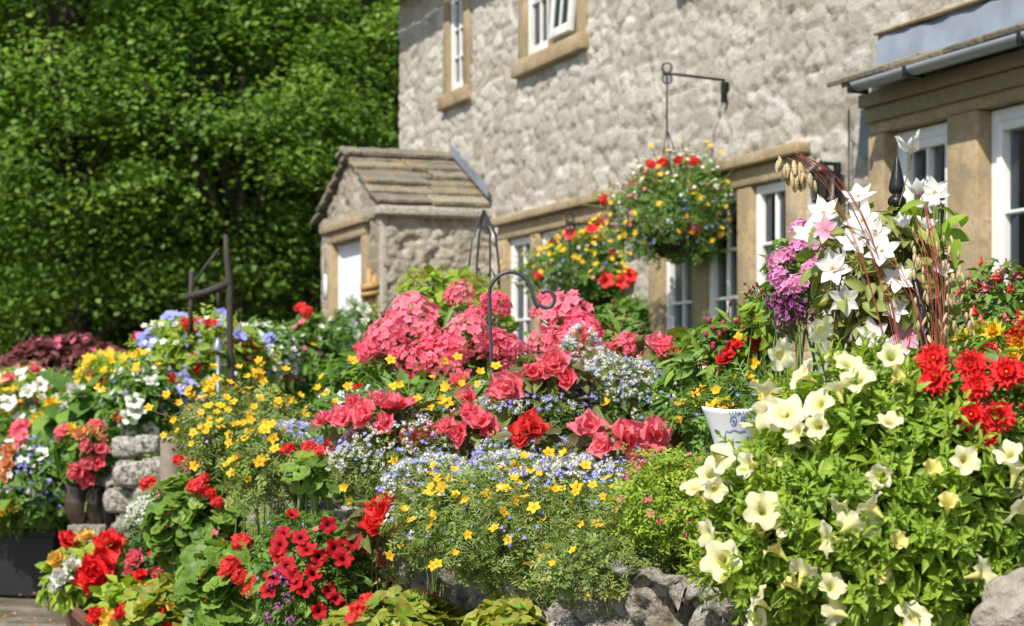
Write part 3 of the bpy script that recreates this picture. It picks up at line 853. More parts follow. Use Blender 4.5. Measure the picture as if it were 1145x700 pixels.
# far gable end and near end, back wall
B0 = C0-ND*5.2
rubble(a, B0, ND, -TU, 0, 5.2, .45, EAVE, .06, (.26, .155), .03, (), 5)
rubble(a, H(ULEN, 0, 0), -ND, TU, 0, 5.2, .45, EAVE, .06, (.26, .155), .03, (), 5)
rubble(a, H(ULEN, -5.2, 0), -TU, -ND, 0, ULEN, .45, EAVE, .08, (.26, .155), .03, (), 5)
a.obj('wall', M['wall'], house)
# roof
a = Acc()
def quad_th(acc, p0, p1, p2, p3, th, g=.5):
    p = [np.array(q) for q in (p0, p1, p2, p3)]; nn = norm(np.cross(p[1]-p[0], p[3]-p[0])[None])[0]*th
    V = p+[q+nn for q in p]
    acc.raw(V, [(0, 3, 2, 1), (4, 5, 6, 7), (0, 1, 5, 4), (1, 2, 6, 5), (2, 3, 7, 6), (3, 0, 4, 7)], .7, g)
nc = 16
for side in (1, -1):
    for i in range(nc):
        f0 = i/nc; f1_ = (i+1)/nc+.02
        dA = (-2.6+side*(2.85*(1-f0))); dB = (-2.6+side*(2.85*(1-f1_)))
        zA = EAVE-.02+2.1*f0+.03; zB = EAVE-.02+2.1*f1_
        uu = -.12
        while uu < ULEN+.1:
            wv = random.uniform(.35, .6); e2 = min(uu+wv, ULEN+.12)
            if side == 1: quad_th(a, H(uu, dA, zA), H(e2-.01, dA, zA), H(e2-.01, dB, zB), H(uu, dB, zB), .03, random.random())
            else: quad_th(a, H(e2-.01, dA, zA), H(uu, dA, zA), H(uu, dB, zB), H(e2-.01, dB, zB), .03, random.random())
            uu = e2
rf = a.obj('roof', M['slate'], house, smooth=False)
a = Acc()
for uu in (0.02, ULEN-.02):
    a = Acc(); a.raw([H(uu, 0, EAVE), H(uu, -5.2, EAVE), H(uu, -2.6, EAVE+2.0)], [(0, 1, 2)], .7, .5); a.obj('gable_top', M['wall'], house, smooth=False)
a = Acc(); pts = [H(-.15, .30, EAVE-.02), H(ULEN+.1, .30, EAVE-.02)]
tube_raw(a, pts, .055, 10); a.obj('gutter', M['iron'], house)

def window(u0, u1_, z0, z1, nl, hood=True, opened=None, sill=True, jw=.15, mw=.13, bars=2, deep=.13, d0=0.0, lowbars=1):
    """stone surround as the part; frames, glazing bars and panes as its sub-parts"""
    a = Acc(); pr = d0+(.055 if hood else .030)
    lz = z1-.10
    if hood:
        hbox(a, u0-.05, u1_+.05, d0-.05, pr+.055, z1-.055, z1+.015)
    hbox(a, u0, u1_, d0-.14, pr, z1-.17, z1-.057)
    hbox(a, u0, u0+jw, d0-.16, pr+.003, z0, z1-.172)
    hbox(a, u1_-jw, u1_, d0-.16, pr+.003, z0, z1-.172)
    if sill: hbox(a, u0-.04, u1_+.04, d0-.16, pr+.05, z0-.13, z0-.002)
    lw = (u1_-u0-2*jw-(nl-1)*mw)/nl
    for i in range(1, nl):
        uu = u0+jw+i*lw+(i-1)*mw
        hbox(a, uu, uu+mw, d0-.15, pr-.01, z0, z1-.172)
    w_ = a.obj('window', M['sand'], house, bevel=.012)
    hl = tuple(house.location)
    for i in range(nl):
        a0 = u0+jw+i*(lw+mw); a1 = a0+lw; zz0 = z0+.004; zz1 = z1-.176; dd = d0-.015
        fw = .055
        f = Acc(); op = (opened == i)
        def fb(x0, x1, za, zb, q0=dd-.035, q1=dd+.025): hbox(f, x0, x1, q0, q1, za, zb)
        fb(a0+.003, a0+fw, zz0, zz1); fb(a1-fw, a1-.003, zz0, zz1)
        fb(a0+fw, a1-fw, zz0, zz0+fw); fb(a0+fw, a1-fw, zz1-fw, zz1)
        if not op:
            fb(a0+fw, a1-fw, zz0+fw+.001, zz0+fw+.028, dd-.03, dd+.018)
            for k in range(bars):
                zb = zz0+fw+(zz1-zz0-2*fw)*(k+1)/(bars+1); fb(a0+fw, a1-fw, zb-.010, zb+.010, dd-.03, dd+.012)
            um = (a0+a1)/2; fb(um-.009, um+.009, zz0+fw+.03, zz1-fw, dd-.029, dd+.010)
        else:
            # top hung casement pushed open at the bottom
            h = zz1-zz0-.06; ang = .08; bz = np.array([0, 0, -1.])*math.cos(ang)+ND*math.sin(ang); o0 = H(a0+.02, dd+.03, zz1-.02)
            th = np.cross(TU, bz); th = th/np.linalg.norm(th)*.045
            def tb(ua, ub, sa, sb, hh=1): box_raw(f, o0+TU*ua+bz*sa, TU*(ub-ua), bz*(sb-sa), th*hh)
            ww = lw-.04
            tb(0, .06, 0, h); tb(ww-.06, ww, 0, h); tb(.06, ww-.06, 0, .06); tb(.06, ww-.06, h-.07, h); tb(ww/2-.01, ww/2+.01, .06, h-.07, .8)
        fr = f.obj('frame', M['upvc'], w_, origin=hl, bevel=.004)
        g_ = Acc()
        if op: box_raw(g_, o0+TU*.05+bz*.05+th*.3, TU*(ww-.1), bz*(h-.1), th*.2)
        hbox(g_, a0+.02, a1-.02, dd-.025, dd-.015, zz0+.02, zz1-.02)
        g_.obj('pane', M['pane'], w_, origin=hl, smooth=False)
        k_ = Acc(); cw = lw*random.uniform(.25, .42)
        curtain(k_, a0+.01, a0+cw, zz0, zz1, dd-.16)
        if i == nl-1: curtain(k_, a1-cw, a1-.01, zz0, zz1, dd-.165)
        k_.obj('curtain', M['curtain'], w_, origin=hl)
    return w_
window(uA[0], uA[1], WZ0, WZ1, 3, bars=2, jw=.20, mw=.19)
window(uB[0], uB[1], WZ0, WZ1, 3, bars=2, jw=.19, mw=.19)
window(u1[0], u1[1], 3.66, 4.70, 1, hood=False, jw=.16, bars=2)
window(u2[0], u2[1], 3.66, 4.70, 2, hood=False, jw=.17, opened=1, bars=1)
window(u3[0], u3[1], 3.78, 4.70, 2, hood=False, jw=.17, bars=1)

# bay with low slab roof, lead flashing and gutter
bay = Acc(); b0, b1 = uBay; D = .12
hbox(bay, b0, b1, -.10, D, 2.36, 2.50)
jams = [(b0, b0+.16), (u_at(1060, D), u_at(1094, D)), (b1-.2, b1)]
for (p, q) in jams: hbox(bay, p, q, -.12, D+.01, .5, 2.358)
bayo = bay.obj('bay_window', M['sand'], house, bevel=.01)
hl = tuple(house.location)
f = Acc(); g_ = Acc()
def casement(x0, x1, z0, z1, dd, cols=2, rows=3):
    fw = .06
    hbox(f, x0, x0+fw, dd-.04, dd+.03, z0, z1); hbox(f, x1-fw, x1, dd-.04, dd+.03, z0, z1)
    hbox(f, x0+fw, x1-fw, dd-.04, dd+.03, z0, z0+fw); hbox(f, x0+fw, x1-fw, dd-.04, dd+.03, z1-fw, z1)
    i0, i1, j0, j1 = x0+fw+.004, x1-fw-.004, z0+fw+.004, z1-fw-.004
    hbox(f, i0, i0+.045, dd-.03, dd+.045, j0, j1); hbox(f, i1-.045, i1, dd-.03, dd+.045, j0, j1)
    hbox(f, i0+.045, i1-.045, dd-.03, dd+.045, j0, j0+.045); hbox(f, i0+.045, i1-.045, dd-.03, dd+.045, j1-.045, j1)
    for k in range(1, cols): m = i0+(i1-i0)*k/cols; hbox(f, m-.009, m+.009, dd-.02, dd+.032, j0+.046, j1-.046)
    for k in range(1, rows): m = j0+(j1-j0)*k/rows; hbox(f, i0+.046, i1-.046, dd-.022, dd+.030, m-.009, m+.009)
    hbox(g_, i0+.03, i1-.03, dd-.015, dd-.005, j0+.03, j1-.03)
casement(b0+.165, u_at(1060, D)-.005, 1.2, 2.352, .02, 2, 3)
casement(u_at(1094, D)+.005, (u_at(1094, D)+b1)/2-.02, .9, 2.352, .02, 2, 3)
casement((u_at(1094, D)+b1)/2-.015, b1-.205, .9, 2.352, .02, 2, 3)
f.obj('frame', M['upvc'], bayo, origin=hl, bevel=.004); g_.obj('pane', M['pane'], bayo, origin=hl, smooth=False)
for (q0, q1) in ((u_at(1094, D)+.08, u_at(1094, D)+.32), (b1-.5, b1-.25), (b0+.2, b0+.32)):
    k_ = Acc(); curtain(k_, q0, q1, .95, 2.34, -.14); k_.obj('curtain', M['curtain'], bayo, origin=hl)
a = Acc(); hbox(a, b0+.165, b1-.205, -.1, D-.02, .5, .895); a.obj('bay_panel', M['sand'], bayo, origin=hl)
a = Acc(); hbox(a, b0-.02, b1+.02, -.05, D+.06, 2.503, 2.575); hbox(a, b0, b1, 0, D+.03, 2.42, 2.50)
a.obj('fascia', M['timber'], bayo, origin=hl, bevel=.006)
a = Acc(); uu = b0-.10
while uu < b1+.05:
    wv = random.uniform(.3, .6); e2 = min(uu+wv, b1+.1)
    dz = random.uniform(-.008, .008)
    quad_th(a, H(uu, D+.20, 2.615+dz), H(e2-.008, D+.20, 2.615+dz), H(e2-.008, 0.0, 2.73+dz), H(uu, 0.0, 2.73+dz), .03, random.random())
    quad_th(a, H(uu+.1, D+.17, 2.60+dz), H(e2+.05, D+.17, 2.60+dz), H(e2+.05, 0.0, 2.70+dz), H(uu+.1, 0.0, 2.70+dz), .025, random.random())
    uu = e2
a.obj('bay_roof', M['slate'], house, smooth=False, bevel=.006)
a = Acc(); n = 40
for (dA, zA, dB, zB) in ((.062, 2.735, .050, 2.90),):
    V = []
    for i in range(n+1):
        uu = b0-.03+(b1-b0+.06)*i/n; wv = .006*math.sin(i*1.7)+.004*math.sin(i*.6)
        for (dq, zq) in ((.13, 2.70), (dA+wv, zA+.01), (dB+wv, zB+.012*math.sin(i*.9)), (.02, zB+.012*math.sin(i*.9))): V.append(H(uu, dq, zq))
    V = np.array(V); a.grid(V, n+1, 4, np.full(len(V), .5), np.full(len(V), .5), np.full(len(V), .5))
a.obj('lead_flashing', M['lead'], house)
a = Acc(); hbox(a, b0-.04, b1+.05, .0, .075, 2.905, 2.925); a.obj('mortar_fillet', M['sand'], house, bevel=.008)
a = Acc(); V = []; n = 2
gu0 = u_at(957, D+.215)
for uu in (gu0, b1+.1):
    for k in range(15):
        an = PI+PI*k/14
        V.append(H(uu, D+.215+.048*math.cos(an), 2.592+.043*math.sin(an)))
    for k in range(15):
        an = 2*PI-PI*k/14
        V.append(H(uu, D+.215+.041*math.cos(an), 2.592+.036*math.sin(an)))
V = np.array(V); a.grid(V, 2, 30, np.full(60, .5), np.full(60, .5), np.full(60, .5))
gt = a.obj('bay_gutter', M['gutter'], house)
a = Acc()
for uu in (gu0-.005, b0+.75, b0+1.7): a = Acc(); hbox(a, uu, uu+.03, D+.15, D+.268, 2.54, 2.598); a.obj('gutter_bracket', M['iron'], house, bevel=.004)
a = Acc(); n = 20
quad_th(a, H(b0-.24, .02, 2.28), H(b0-.06, .02, 2.25), H(b0-.02, .03, 2.52), H(b0-.19, .03, 2.53), .03); a.obj('lead_apron', M['lead'], house, smooth=False)
# cable running down the wall beside the bay
a = Acc(); uu = u_at(958); tube_raw(a, [H(uu, .05, 1.2), H(uu+.01, .055, 1.9), H(uu, .05, 2.55)], .006, 6); a.obj('cable', M['iron'], house)

# porch: a rubble box with gable, stone slab roof, white plank door
pu1 = u_at(548); pd = .952; pu0 = pu1-1.905; pe = 2.55; pr_ = 3.03; pm = (pu0+pu1)/2
dx0 = u_at(374, pd); dx1 = u_at(409, pd)
du0 = min(dx0, dx1)-.01; du1 = max(dx0, dx1)+.01; dzt = 2.45
PO = house
a = Acc()
top = lambda U: pe+(pr_-pe)*(1-np.abs(U-pm)/(pu1-pm))
rubble(a, H(0, pd, 0), TU, ND, pu0, pu1, .45, 3.15, .02, (.24, .16), .010, [(du0, du1, .45, dzt)], 21, top=top, rough=1.2, pits=.02)
rubble(a, H(pu1, 0, 0), ND, TU, 0, pd, .45, pe+.02, .016, (.17, .095), .014, (), 31, rough=1.8, pits=.03)
rubble(a, H(pu0, pd, 0), -ND, -TU, 0, pd, .45, pe+.02, .03, (.20, .12), .03, (), 33)
# quoin edge closing the corner
pch = a.obj('porch', M['porch'], house)
a = Acc(); hbox(a, pu1-.05, pu1+.012, pd-.05, pd+.012, .5, pe-.0, .8, .7)
o = a.obj('corner_stones', M['porch'], pch, origin=hl, bevel=.015)
a = Acc(); hbox(a, pu0, pu1+.045, .0, pd+.03, pe-.10, pe-.0, .8, .5); hbox(a, pu1-.1, pu1+.075, 0, pd+.05, pe-.085, pe-.012, .9, .9)
o = a.obj('eaves_course', M['porch'], pch, origin=hl, bevel=.012)
# door and its stone frame
a = Acc()
hbox(a, du0-.10, du0+.03, pd-.12, pd+.04, .5, dzt-.12); hbox(a, du1-.03, du1+.10, pd-.12, pd+.04, .5, dzt-.12)
hbox(a, du0-.16, du1+.16, pd-.10, pd+.075, dzt-.02, dzt+.05); hbox(a, du0-.10, du1+.10, pd-.12, pd+.042, dzt-.118, dzt-.022)
a.obj('door_surround', M['sand'], pch, origin=hl, bevel=.008)
a = Acc(); nb = 6
for i in range(nb):
    q0 = du0+.035+(du1-du0-.07)*i/nb; q1 = du0+.035+(du1-du0-.07)*(i+1)/nb
    hbox(a, q0+.002, q1-.002, pd-.08, pd-.055, .5, dzt-.125)
hbox(a, du0+.031, du0+.055, pd-.09, pd-.03, .5, dzt-.125); hbox(a, du1-.055, du1-.031, pd-.09, pd-.03, .5, dzt-.125)
a.obj('door', M['door'], pch, origin=hl, bevel=.003)
# slab roof
a = Acc(); rw = .0
cr = 6
for side in (1, -1):
    for i in range(cr):
        f0 = i/cr; f1_ = (i+1.35)/cr
        f1_ = min(f1_, 1.0)
        hw = pu1-pm+(.07 if side == 1 else .22)
        ua = pm+side*hw*(1-f0); ub = pm+side*hw*(1-f1_)
        z_a = pe-.04+(pr_+.05-pe)*f0+.045*1; z_b = pe-.04+(pr_+.05-pe)*f1_+.0
        dd = 0.005; dend = pd+.07
        while dd < dend-.01:
            wv = random.uniform(.34, .75); e2 = min(dd+wv, dend)
            if dend-e2 < .2: e2 = dend
            th = random.uniform(.032, .052); jz = random.uniform(-.006, .006); ja = random.uniform(-.03, .02)*side
            e2j = e2-.008+random.uniform(-.01, .0)
            pts = [H(ua+ja, dd, z_a+jz), H(ua+ja, e2j, z_a+jz), H(ub, e2j, z_b+jz), H(ub, dd, z_b+jz)]
            if side == -1: pts = [pts[1], pts[0], pts[3], pts[2]]
            quad_th(a, pts[1], pts[0], pts[3], pts[2], -th, random.random()) if 0 else quad_th(a, *([pts[1], pts[0], pts[3], pts[2]]), th, random.random())
            dd = e2
V_ = a
dd = 0.0
while dd < pd+.09:
    wv = random.uniform(.35, .6); e2 = min(dd+wv, pd+.10)
    for sgn in (1, -1):
        p = [H(pm+sgn*.15, dd, pr_+.015), H(pm+sgn*.15, e2-.008, pr_+.015), H(pm, e2-.008, pr_+.075), H(pm, dd, pr_+.075)]
        if sgn == 1: p = [p[1], p[0], p[3], p[2]]
        quad_th(a, *p, .045, random.random())
    dd = e2
ro = a.obj('roof', M['slate'], pch, origin=hl, smooth=False, bevel=.012)
sub = ro.modifiers.new('rough', 'SUBSURF'); sub.subdivision_type = 'SIMPLE'; sub.levels = 2; sub.render_levels = 2
tx = bpy.data.textures.new('stone_rough', 'CLOUDS'); tx.noise_scale = .09
dm = ro.modifiers.new('disp', 'DISPLACE'); dm.texture = tx; dm.strength = .030; dm.mid_level = .5; dm.texture_coords = 'GLOBAL'
# stepped lead soakers where the porch roof meets the wall
a = Acc()
for i in range(4):
    f0 = i/4; uu = pm+.10+(pu1-pm+.02)*f0; zt = pr_+.10-(pr_-pe)*f0
    V = [H(uu, .06, zt-.02), H(uu+.235, .06, zt-.02-.235*(pr_-pe)/(pu1-pm)), H(uu+.235, .06, zt-.04), H(uu, .06, zt+.06)]
    quad_th(a, V[0], V[1], V[2], V[3], .006)
a.obj('step_flashing', M['lead'], pch, origin=hl, smooth=False)
# white oval plaque by the door
a = Acc(); pc = H(u_at(366, pd+.03), pd+.04, z_at(366, 321, pd+.03)); V = []
for k in range(24):
    q = 2*PI*k/24; V.append(pc+TU*.055*math.cos(q)+UZ*.12*math.sin(q))
V += [v+ND*.02 for v in V]
a.raw(V, [tuple(range(24)), tuple(range(47, 23, -1))]+[(k, k+24, (k+1) % 24+24, (k+1) % 24) for k in range(24)]); a.obj('oval_plaque', M['whitepot'], pch, origin=hl)
a = Acc()
for (xx, y0, y1) in ((413, 300, 395), (419, 308, 400), (408, 318, 335)):
    p1 = P(xx, y0, 14.2); p0 = P(xx, y1+30, 14.2); tube_raw(a, [p0, p1], .022)
tube_raw(a, [P(403, 322, 14.15), P(424, 319, 14.15)], .03); tube_raw(a, [P(403, 330, 14.15), P(424, 327, 14.15)], .02)
t_ = empty('cane_trellis', tuple(P(413, 430, 14.2)), 'yellow wooden cane frame standing beside the white porch door', 'trellis')
a.obj('cane', M['cane'], t_)

# wall lantern beside the right window
ul = u_at(925, .12); lz = z_at(925, 205, .12)
t_ = empty('wall_lantern', tuple(H(ul, 0, lz)), 'small black lantern on the stone wall between window and gutter', 'lantern')
a = Acc()
hbox(a, ul-.02, ul+.02, .04, .07, lz-.12, lz+.12); hbox(a, ul-.015, ul+.015, .05, .16, lz+.10, lz+.12)
a.obj('bracket', M['iron'], t_, bevel=.003)
a = Acc(); c_ = H(ul, .16, lz)
lathe_raw(a, c_, [(.002, .13), (.03, .10), (.075, .06), (.07, .055)], 6); lathe_raw(a, c_, [(.05, -.11), (.055, -.095), (.045, -.09), (.002, -.115)], 6)
for k in range(6):
    q = 2*PI*k/6; tube_raw(a, [c_+np.array([.066*math.cos(q), .066*math.sin(q), .055]), c_+np.array([.048*math.cos(q), .048*math.sin(q), -.09])], .005, 5)
a.obj('cage', M['iron'], t_)
a = Acc(); lathe_raw(a, c_, [(.058, .05), (.042, -.085)], 6); a.obj('glass', M['glassdark'], t_, smooth=False)

# iron scroll and cord on the bay jamb
t_ = empty('iron_scroll', tuple(H(u_at(1080, .15), .15, z_at(1080, 275, .15))), 'black wrought iron scroll fixed to the tan stone jamb of the bay', 'ornament')
a = Acc(); uc = u_at(1072, .2)
def scroll(cx, cy, r, a0, a1, n=20, Y=9.6):
    return [P(cx+r*(1-.5*i/n)*math.cos(a0+(a1-a0)*i/n), cy+r*(1-.5*i/n)*math.sin(a0+(a1-a0)*i/n), Y) for i in range(n+1)]
tube_raw(a, scroll(1072, 272, 12, -2.6, 3.2), .012, 6); tube_raw(a, [P(1067, 285, 9.6), P(1068, 300, 9.6), P(1067, 308, 9.6)], .014, 6)
tube_raw(a, [P(1085, 255, 9.6), P(1088, 268, 9.6), P(1094, 272, 9.6)], .012, 6)
a.obj('scroll', M['iron'], t_)
a = Acc(); tube_raw(a, [P(1092, 264, 9.55), P(1089, 275, 9.5), P(1093, 283, 9.5), P(1087, 292, 9.5), P(1090, 296, 9.5)], .012, 6); tube_raw(a, [P(1084, 271, 9.52), P(1093, 274, 9.5)], .011, 6); a.obj('orange_cord', M['string'], t_)

# ------------------------------------------------------------------ rock retaining wall
a = Acc()
def wall_strip(acc, p0, p1, z0, z1, step, cell, amp, seed):
    p0 = np.array([p0[0], p0[1], 0.]); p1 = np.array([p1[0], p1[1], 0.]); ln = np.linalg.norm(p1-p0); e = (p1-p0)/ln
    nn = np.array([e[1], -e[0], 0.])
    if nn[1] > 0: nn = -nn
    off = seed*3.7
    rubble(acc, p0-e*off, e, nn, off, off+ln, z0, z1, step, cell, amp, (), 41, rough=1.0)
    return nn
w_pts = WALL
off = 0; seg_n = []
# one continuous sheet following the polyline, with a rounded top
pts = np.array(WALL); seg = np.linalg.norm(np.diff(pts, axis=0), axis=1); cum = np.concatenate([[0], np.cumsum(seg)])
S = np.concatenate([np.arange(0, 1.4, .03), np.arange(1.4, 4.6, .007), np.arange(4.6, cum[-1], .016)]); T_ = np.concatenate([np.linspace(-.02, .35, 14), np.arange(.36, .86, .009)])
xs = np.interp(S, cum, pts[:, 0]); ys_ = np.interp(S, cum, pts[:, 1])
dx = np.gradient(xs, S); dy = np.gradient(ys_, S); k = np.ones(9)/9
dx = np.convolve(np.pad(dx, 4, 'edge'), k, 'valid'); dy = np.convolve(np.pad(dy, 4, 'edge'), k, 'valid'); ll = np.hypot(dx, dy); nx = -np.abs(dy)/ll*1; ny = dx/ll
ny = -np.abs(dx)/ll
SS, TT = np.meshgrid(S, T_, indexing='ij')
TOPZ = .65-.09*np.clip((2.5-SS)/.5, 0, 1)
zz = np.minimum(TT, TOPZ); back = np.maximum(TT-TOPZ, 0)
f1, f2, idd = worley((SS+.06*fbm(SS*7, TT*7))/.13, (TT+.06*fbm(SS*7, TT*7, 4))/.095, 77)
e = np.clip((f2-f1)/.42, 0, 1); e = np.sqrt(e)*.6+e*.4
rg = 1-np.abs(2*fbm(SS*10, TT*8, 15, 5)-.94)
disp = .065*e*(.2+idd)+.045*(fbm(SS*13, TT*13, 5, 5)-.5)+.045*(rg-.8)+.03*(fbm(SS*40, TT*40, 6)-.5)-.07*np.clip((fbm(SS*9, TT*7, 19)-.52)*8, 0, 1)
disp = disp*np.clip(1-back*1.5, .3, 1)
cr_ = TT > TOPZ
Vx = xs[:, None]+nx[:, None]*(np.where(cr_, .04, disp)-back*1.0); Vy = ys_[:, None]+ny[:, None]*(np.where(cr_, .04, disp)-back*1.0)
Vz = zz+np.where(cr_, disp*.6-.03+.03*0, 0)
V = np.stack([Vx.ravel(), Vy.ravel(), Vz.ravel()], 1)
a.grid(V, len(S), len(T_), e.ravel(), idd.ravel(), np.full(e.size, .5))
rw = a.obj('retaining_wall', M['rock']); tag(rw, 'rough grey limestone rock wall holding up the flower bed', 'wall')

# ------------------------------------------------------------------ trees and wood behind
def tree(x, y, h, r, seed, label, mat='tree', nclump=150, per=330, ls=.088, low=1.25):
    rs = np.random.RandomState(seed); zb = 0.0 if y < 33 else float(np.clip((y-33)/24, 0, 1)**1.2*17)
    root = empty('broadleaf_tree', (x, y, zb), label, 'tree', 'trees behind the cottage garden')
    a = Acc()
    lean = rs.uniform(-.4, .4, 2)
    trunk = [Vector((x+lean[0]*t, y+lean[1]*t, zb+h*.8*t)) for t in (0, .25, .5, .75, 1)]
    tube_raw(a, trunk, [.16, .13, .10, .07, .03], 10)
    cl = norm(rs.normal(size=(nclump, 3)))*(rs.uniform(.45, 1, (nclump, 1))**.6)
    c = np.array([x, y, zb+low+(h-low)/2]); rad = np.array([r, r, (h-low)/2])
    cl = c+cl*rad*np.array([1, 1, 1.])
    for i in range(0, nclump, 5):
        t = np.clip((cl[i][2]-zb)/h*.6, .1, .75); p0 = trunk[0].lerp(trunk[4], t/ .8 if t < .8 else 1)
        p2 = Vector(cl[i]); p1 = (p0+p2)/2+Vector((0, 0, .4)); tube_raw(a, bez(p0, p1, p2, 5), [.07, .05, .035, .022, .01], 6)
    a.obj('trunk', M['bark'], root)
    N = nclump*per
    ci = rs.randint(nclump, size=N); q = rs.normal(size=(N, 3))*np.array([.40, .40, .17])
    q[:, 2] -= .35*(q[:, 0]**2+q[:, 1]**2)
    pos = cl[ci]+q*(.7+.6*rs.rand(nclump)[ci])[:, None]
    nz = norm(np.array([0, 0, 1.])+.35*norm(pos-c)+rs.normal(size=(N, 3))*.45)
    cr = np.clip(.75*rs.rand(nclump)[ci]**1.3+.4*rs.rand(N), 0, 1)
    b = Acc(); b.inst(LT['tree'], frames(nz, rs), pos, ls*rs.uniform(.6, 1.25, N), cr)
    b.obj('crown', L[mat], root); return root
tree(-8.6, 27.0, 9.5, 2.7, 1, 'broad green tree at the far left edge behind the burgundy shrub')
tree(-5.6, 25.0, 10.0, 2.6, 2, 'tall bright green tree above the black iron post', nclump=175)
tree(-2.6, 26.5, 10.5, 2.5, 3, 'bright green tree just left of the porch roof', nclump=175)
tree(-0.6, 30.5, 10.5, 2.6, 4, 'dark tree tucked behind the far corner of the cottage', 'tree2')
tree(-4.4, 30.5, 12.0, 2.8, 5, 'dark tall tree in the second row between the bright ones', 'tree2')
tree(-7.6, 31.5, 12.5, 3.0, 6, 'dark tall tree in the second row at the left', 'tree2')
tree(-12.5, 27.5, 10.5, 3.0, 7, 'green tree beyond the left edge of the garden')
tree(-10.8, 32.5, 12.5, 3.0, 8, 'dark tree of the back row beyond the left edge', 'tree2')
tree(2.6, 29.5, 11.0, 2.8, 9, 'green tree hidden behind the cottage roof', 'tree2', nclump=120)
tree(-3.6, 24.6, 6.5, 1.9, 10, 'smaller loose tree beside the porch gable', nclump=75, low=2.0)
# wooded slope far behind reads as one mass
rs = np.random.RandomState(5); N = 60000
x = rs.uniform(-26, 16, N); y = rs.uniform(33, 47, N); z0 = np.clip((y-33)/24, 0, 1)**1.2*17
cx = np.floor(x/1.6); cy = np.floor(y/1.6)
z = z0+rs.rand(N)**.6*(2.5+2.5*h2(cx, cy, 3))*(1-.5*((x/1.6-cx-.5)**2+(y/1.6-cy-.5)**2)*2)
pos = np.stack([x, y, z], 1); a = Acc(); a.inst(LT['tree'], frames(norm(np.array([0, -.2, 1.])+rs.normal(size=(N, 3))*.5), rs), pos, rs.uniform(.2, .42, N), rs.rand(N))
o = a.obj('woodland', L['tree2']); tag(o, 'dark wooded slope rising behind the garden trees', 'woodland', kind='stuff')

# ------------------------------------------------------------------ ironwork and ornaments
# finial obelisk carrying the white clematis
OY = 3.72
ob = empty('garden_obelisk', tuple(P(1003, 560, OY)[:2])+(.62,), 'black iron obelisk with spear finial wrapped in white clematis', 'obelisk')
a = Acc(); c_ = np.array(P(1003, 215, OY))
k_ = OY/F
prof = [(1, 40), (2.5, 36), (4, 30), (6.5, 20), (9, 8), (9.5, 3), (8, 0), (5, -3), (8, -5), (10.5, -8), (10.5, -13), (8, -16), (4, -20), (3, -24)]
lathe_raw(a, c_, [(r*k_, z*k_) for r, z in prof], 8); a.obj('finial', M['iron'], ob)
for (ex, ey, eo) in ((968, 345, -.08), (1038, 345, -.06), (993, 350, .13), (1012, 350, -.15)):
    a = Acc(); p1 = P(1003, 232, OY); pm_ = P(ex, ey, OY)+Vector((0, eo, 0)); p2 = pm_+Vector((0, 0, -.55)); p2.z = .62
    tube_raw(a, [p1, p1.lerp(pm_, .5)+Vector(((ex-1003)*.00018, 0, .0)), pm_, p2], .0058, 7); a.obj('leg', M['iron'], ob)
a = Acc()
for zz_, rr_ in ((.98, .085), (.80, .098)):
    a = Acc()
    tube_raw(a, [Vector((c_[0]+rr_*math.cos(t), c_[1]+rr_*math.sin(t), zz_)) for t in [2*PI*i/28 for i in range(29)]], .004, 6)
    a.obj('ring', M['iron'], ob)

# shepherd's crook among the phlox
sy = 4.9
hk = empty('plant_hook', (P(551, 600, sy).x, sy, .62), 'grey steel shepherd crook hook curling over the pink phlox', 'plant hook')
a = Acc(); pp = [(553, 640), (552, 560), (551, 480), (550, 420), (548, 360), (547, 330)]
for i in range(1, 12):
    t = PI-i*PI*.86/11; pp.append((571+24*math.cos(t), 330-26*math.sin(t)))
pp += [(598, 338), (602, 345)]
cx, cy = 611, 334
for i in range(0, 16):
    t = 2.6-i*.33; pp.append((cx+10*math.cos(t)*(1-.012*i), cy+10.5*math.sin(t)*(1-.012*i)))
tube_raw(a, [P(x, y, sy) for x, y in pp], .0052, 8); a.obj('rod', M['steel'], hk)

# tall wire frame in front of the porch
wy = 7.4
wf = empty('wire_plant_frame', (P(541, 600, wy).x, wy, .62), 'tall thin steel wire frame with pointed top before the porch wall', 'plant frame')
for pts_ in ([(541, 235), (528, 268), (524, 300), (521, 420)], [(541, 235), (536, 262), (533, 300), (531, 420)], [(541, 235), (548, 262), (548, 320), (549, 420)], [(541, 235), (554, 262), (558, 300), (560, 420)]):
    a = Acc(); off_ = (pts_[1][0]-541)*.004
    tube_raw(a, [P(x, y, wy+(0 if j == 0 else off_)) for j, (x, y) in enumerate(pts_)]+[Vector((P(pts_[-1][0], 400, wy).x, wy+off_, .62))], .0045, 6); a.obj('leg', M['steel'], wf)
a = Acc(); tube_raw(a, [P(528, 318, wy), P(535, 300, wy), P(542, 322, wy), P(549, 300, wy), P(558, 318, wy)], .006, 6); tube_raw(a, [P(526, 340, wy), P(542, 350, wy), P(560, 338, wy)], .006, 6); a.obj('cross_wire', M['iron'], wf)

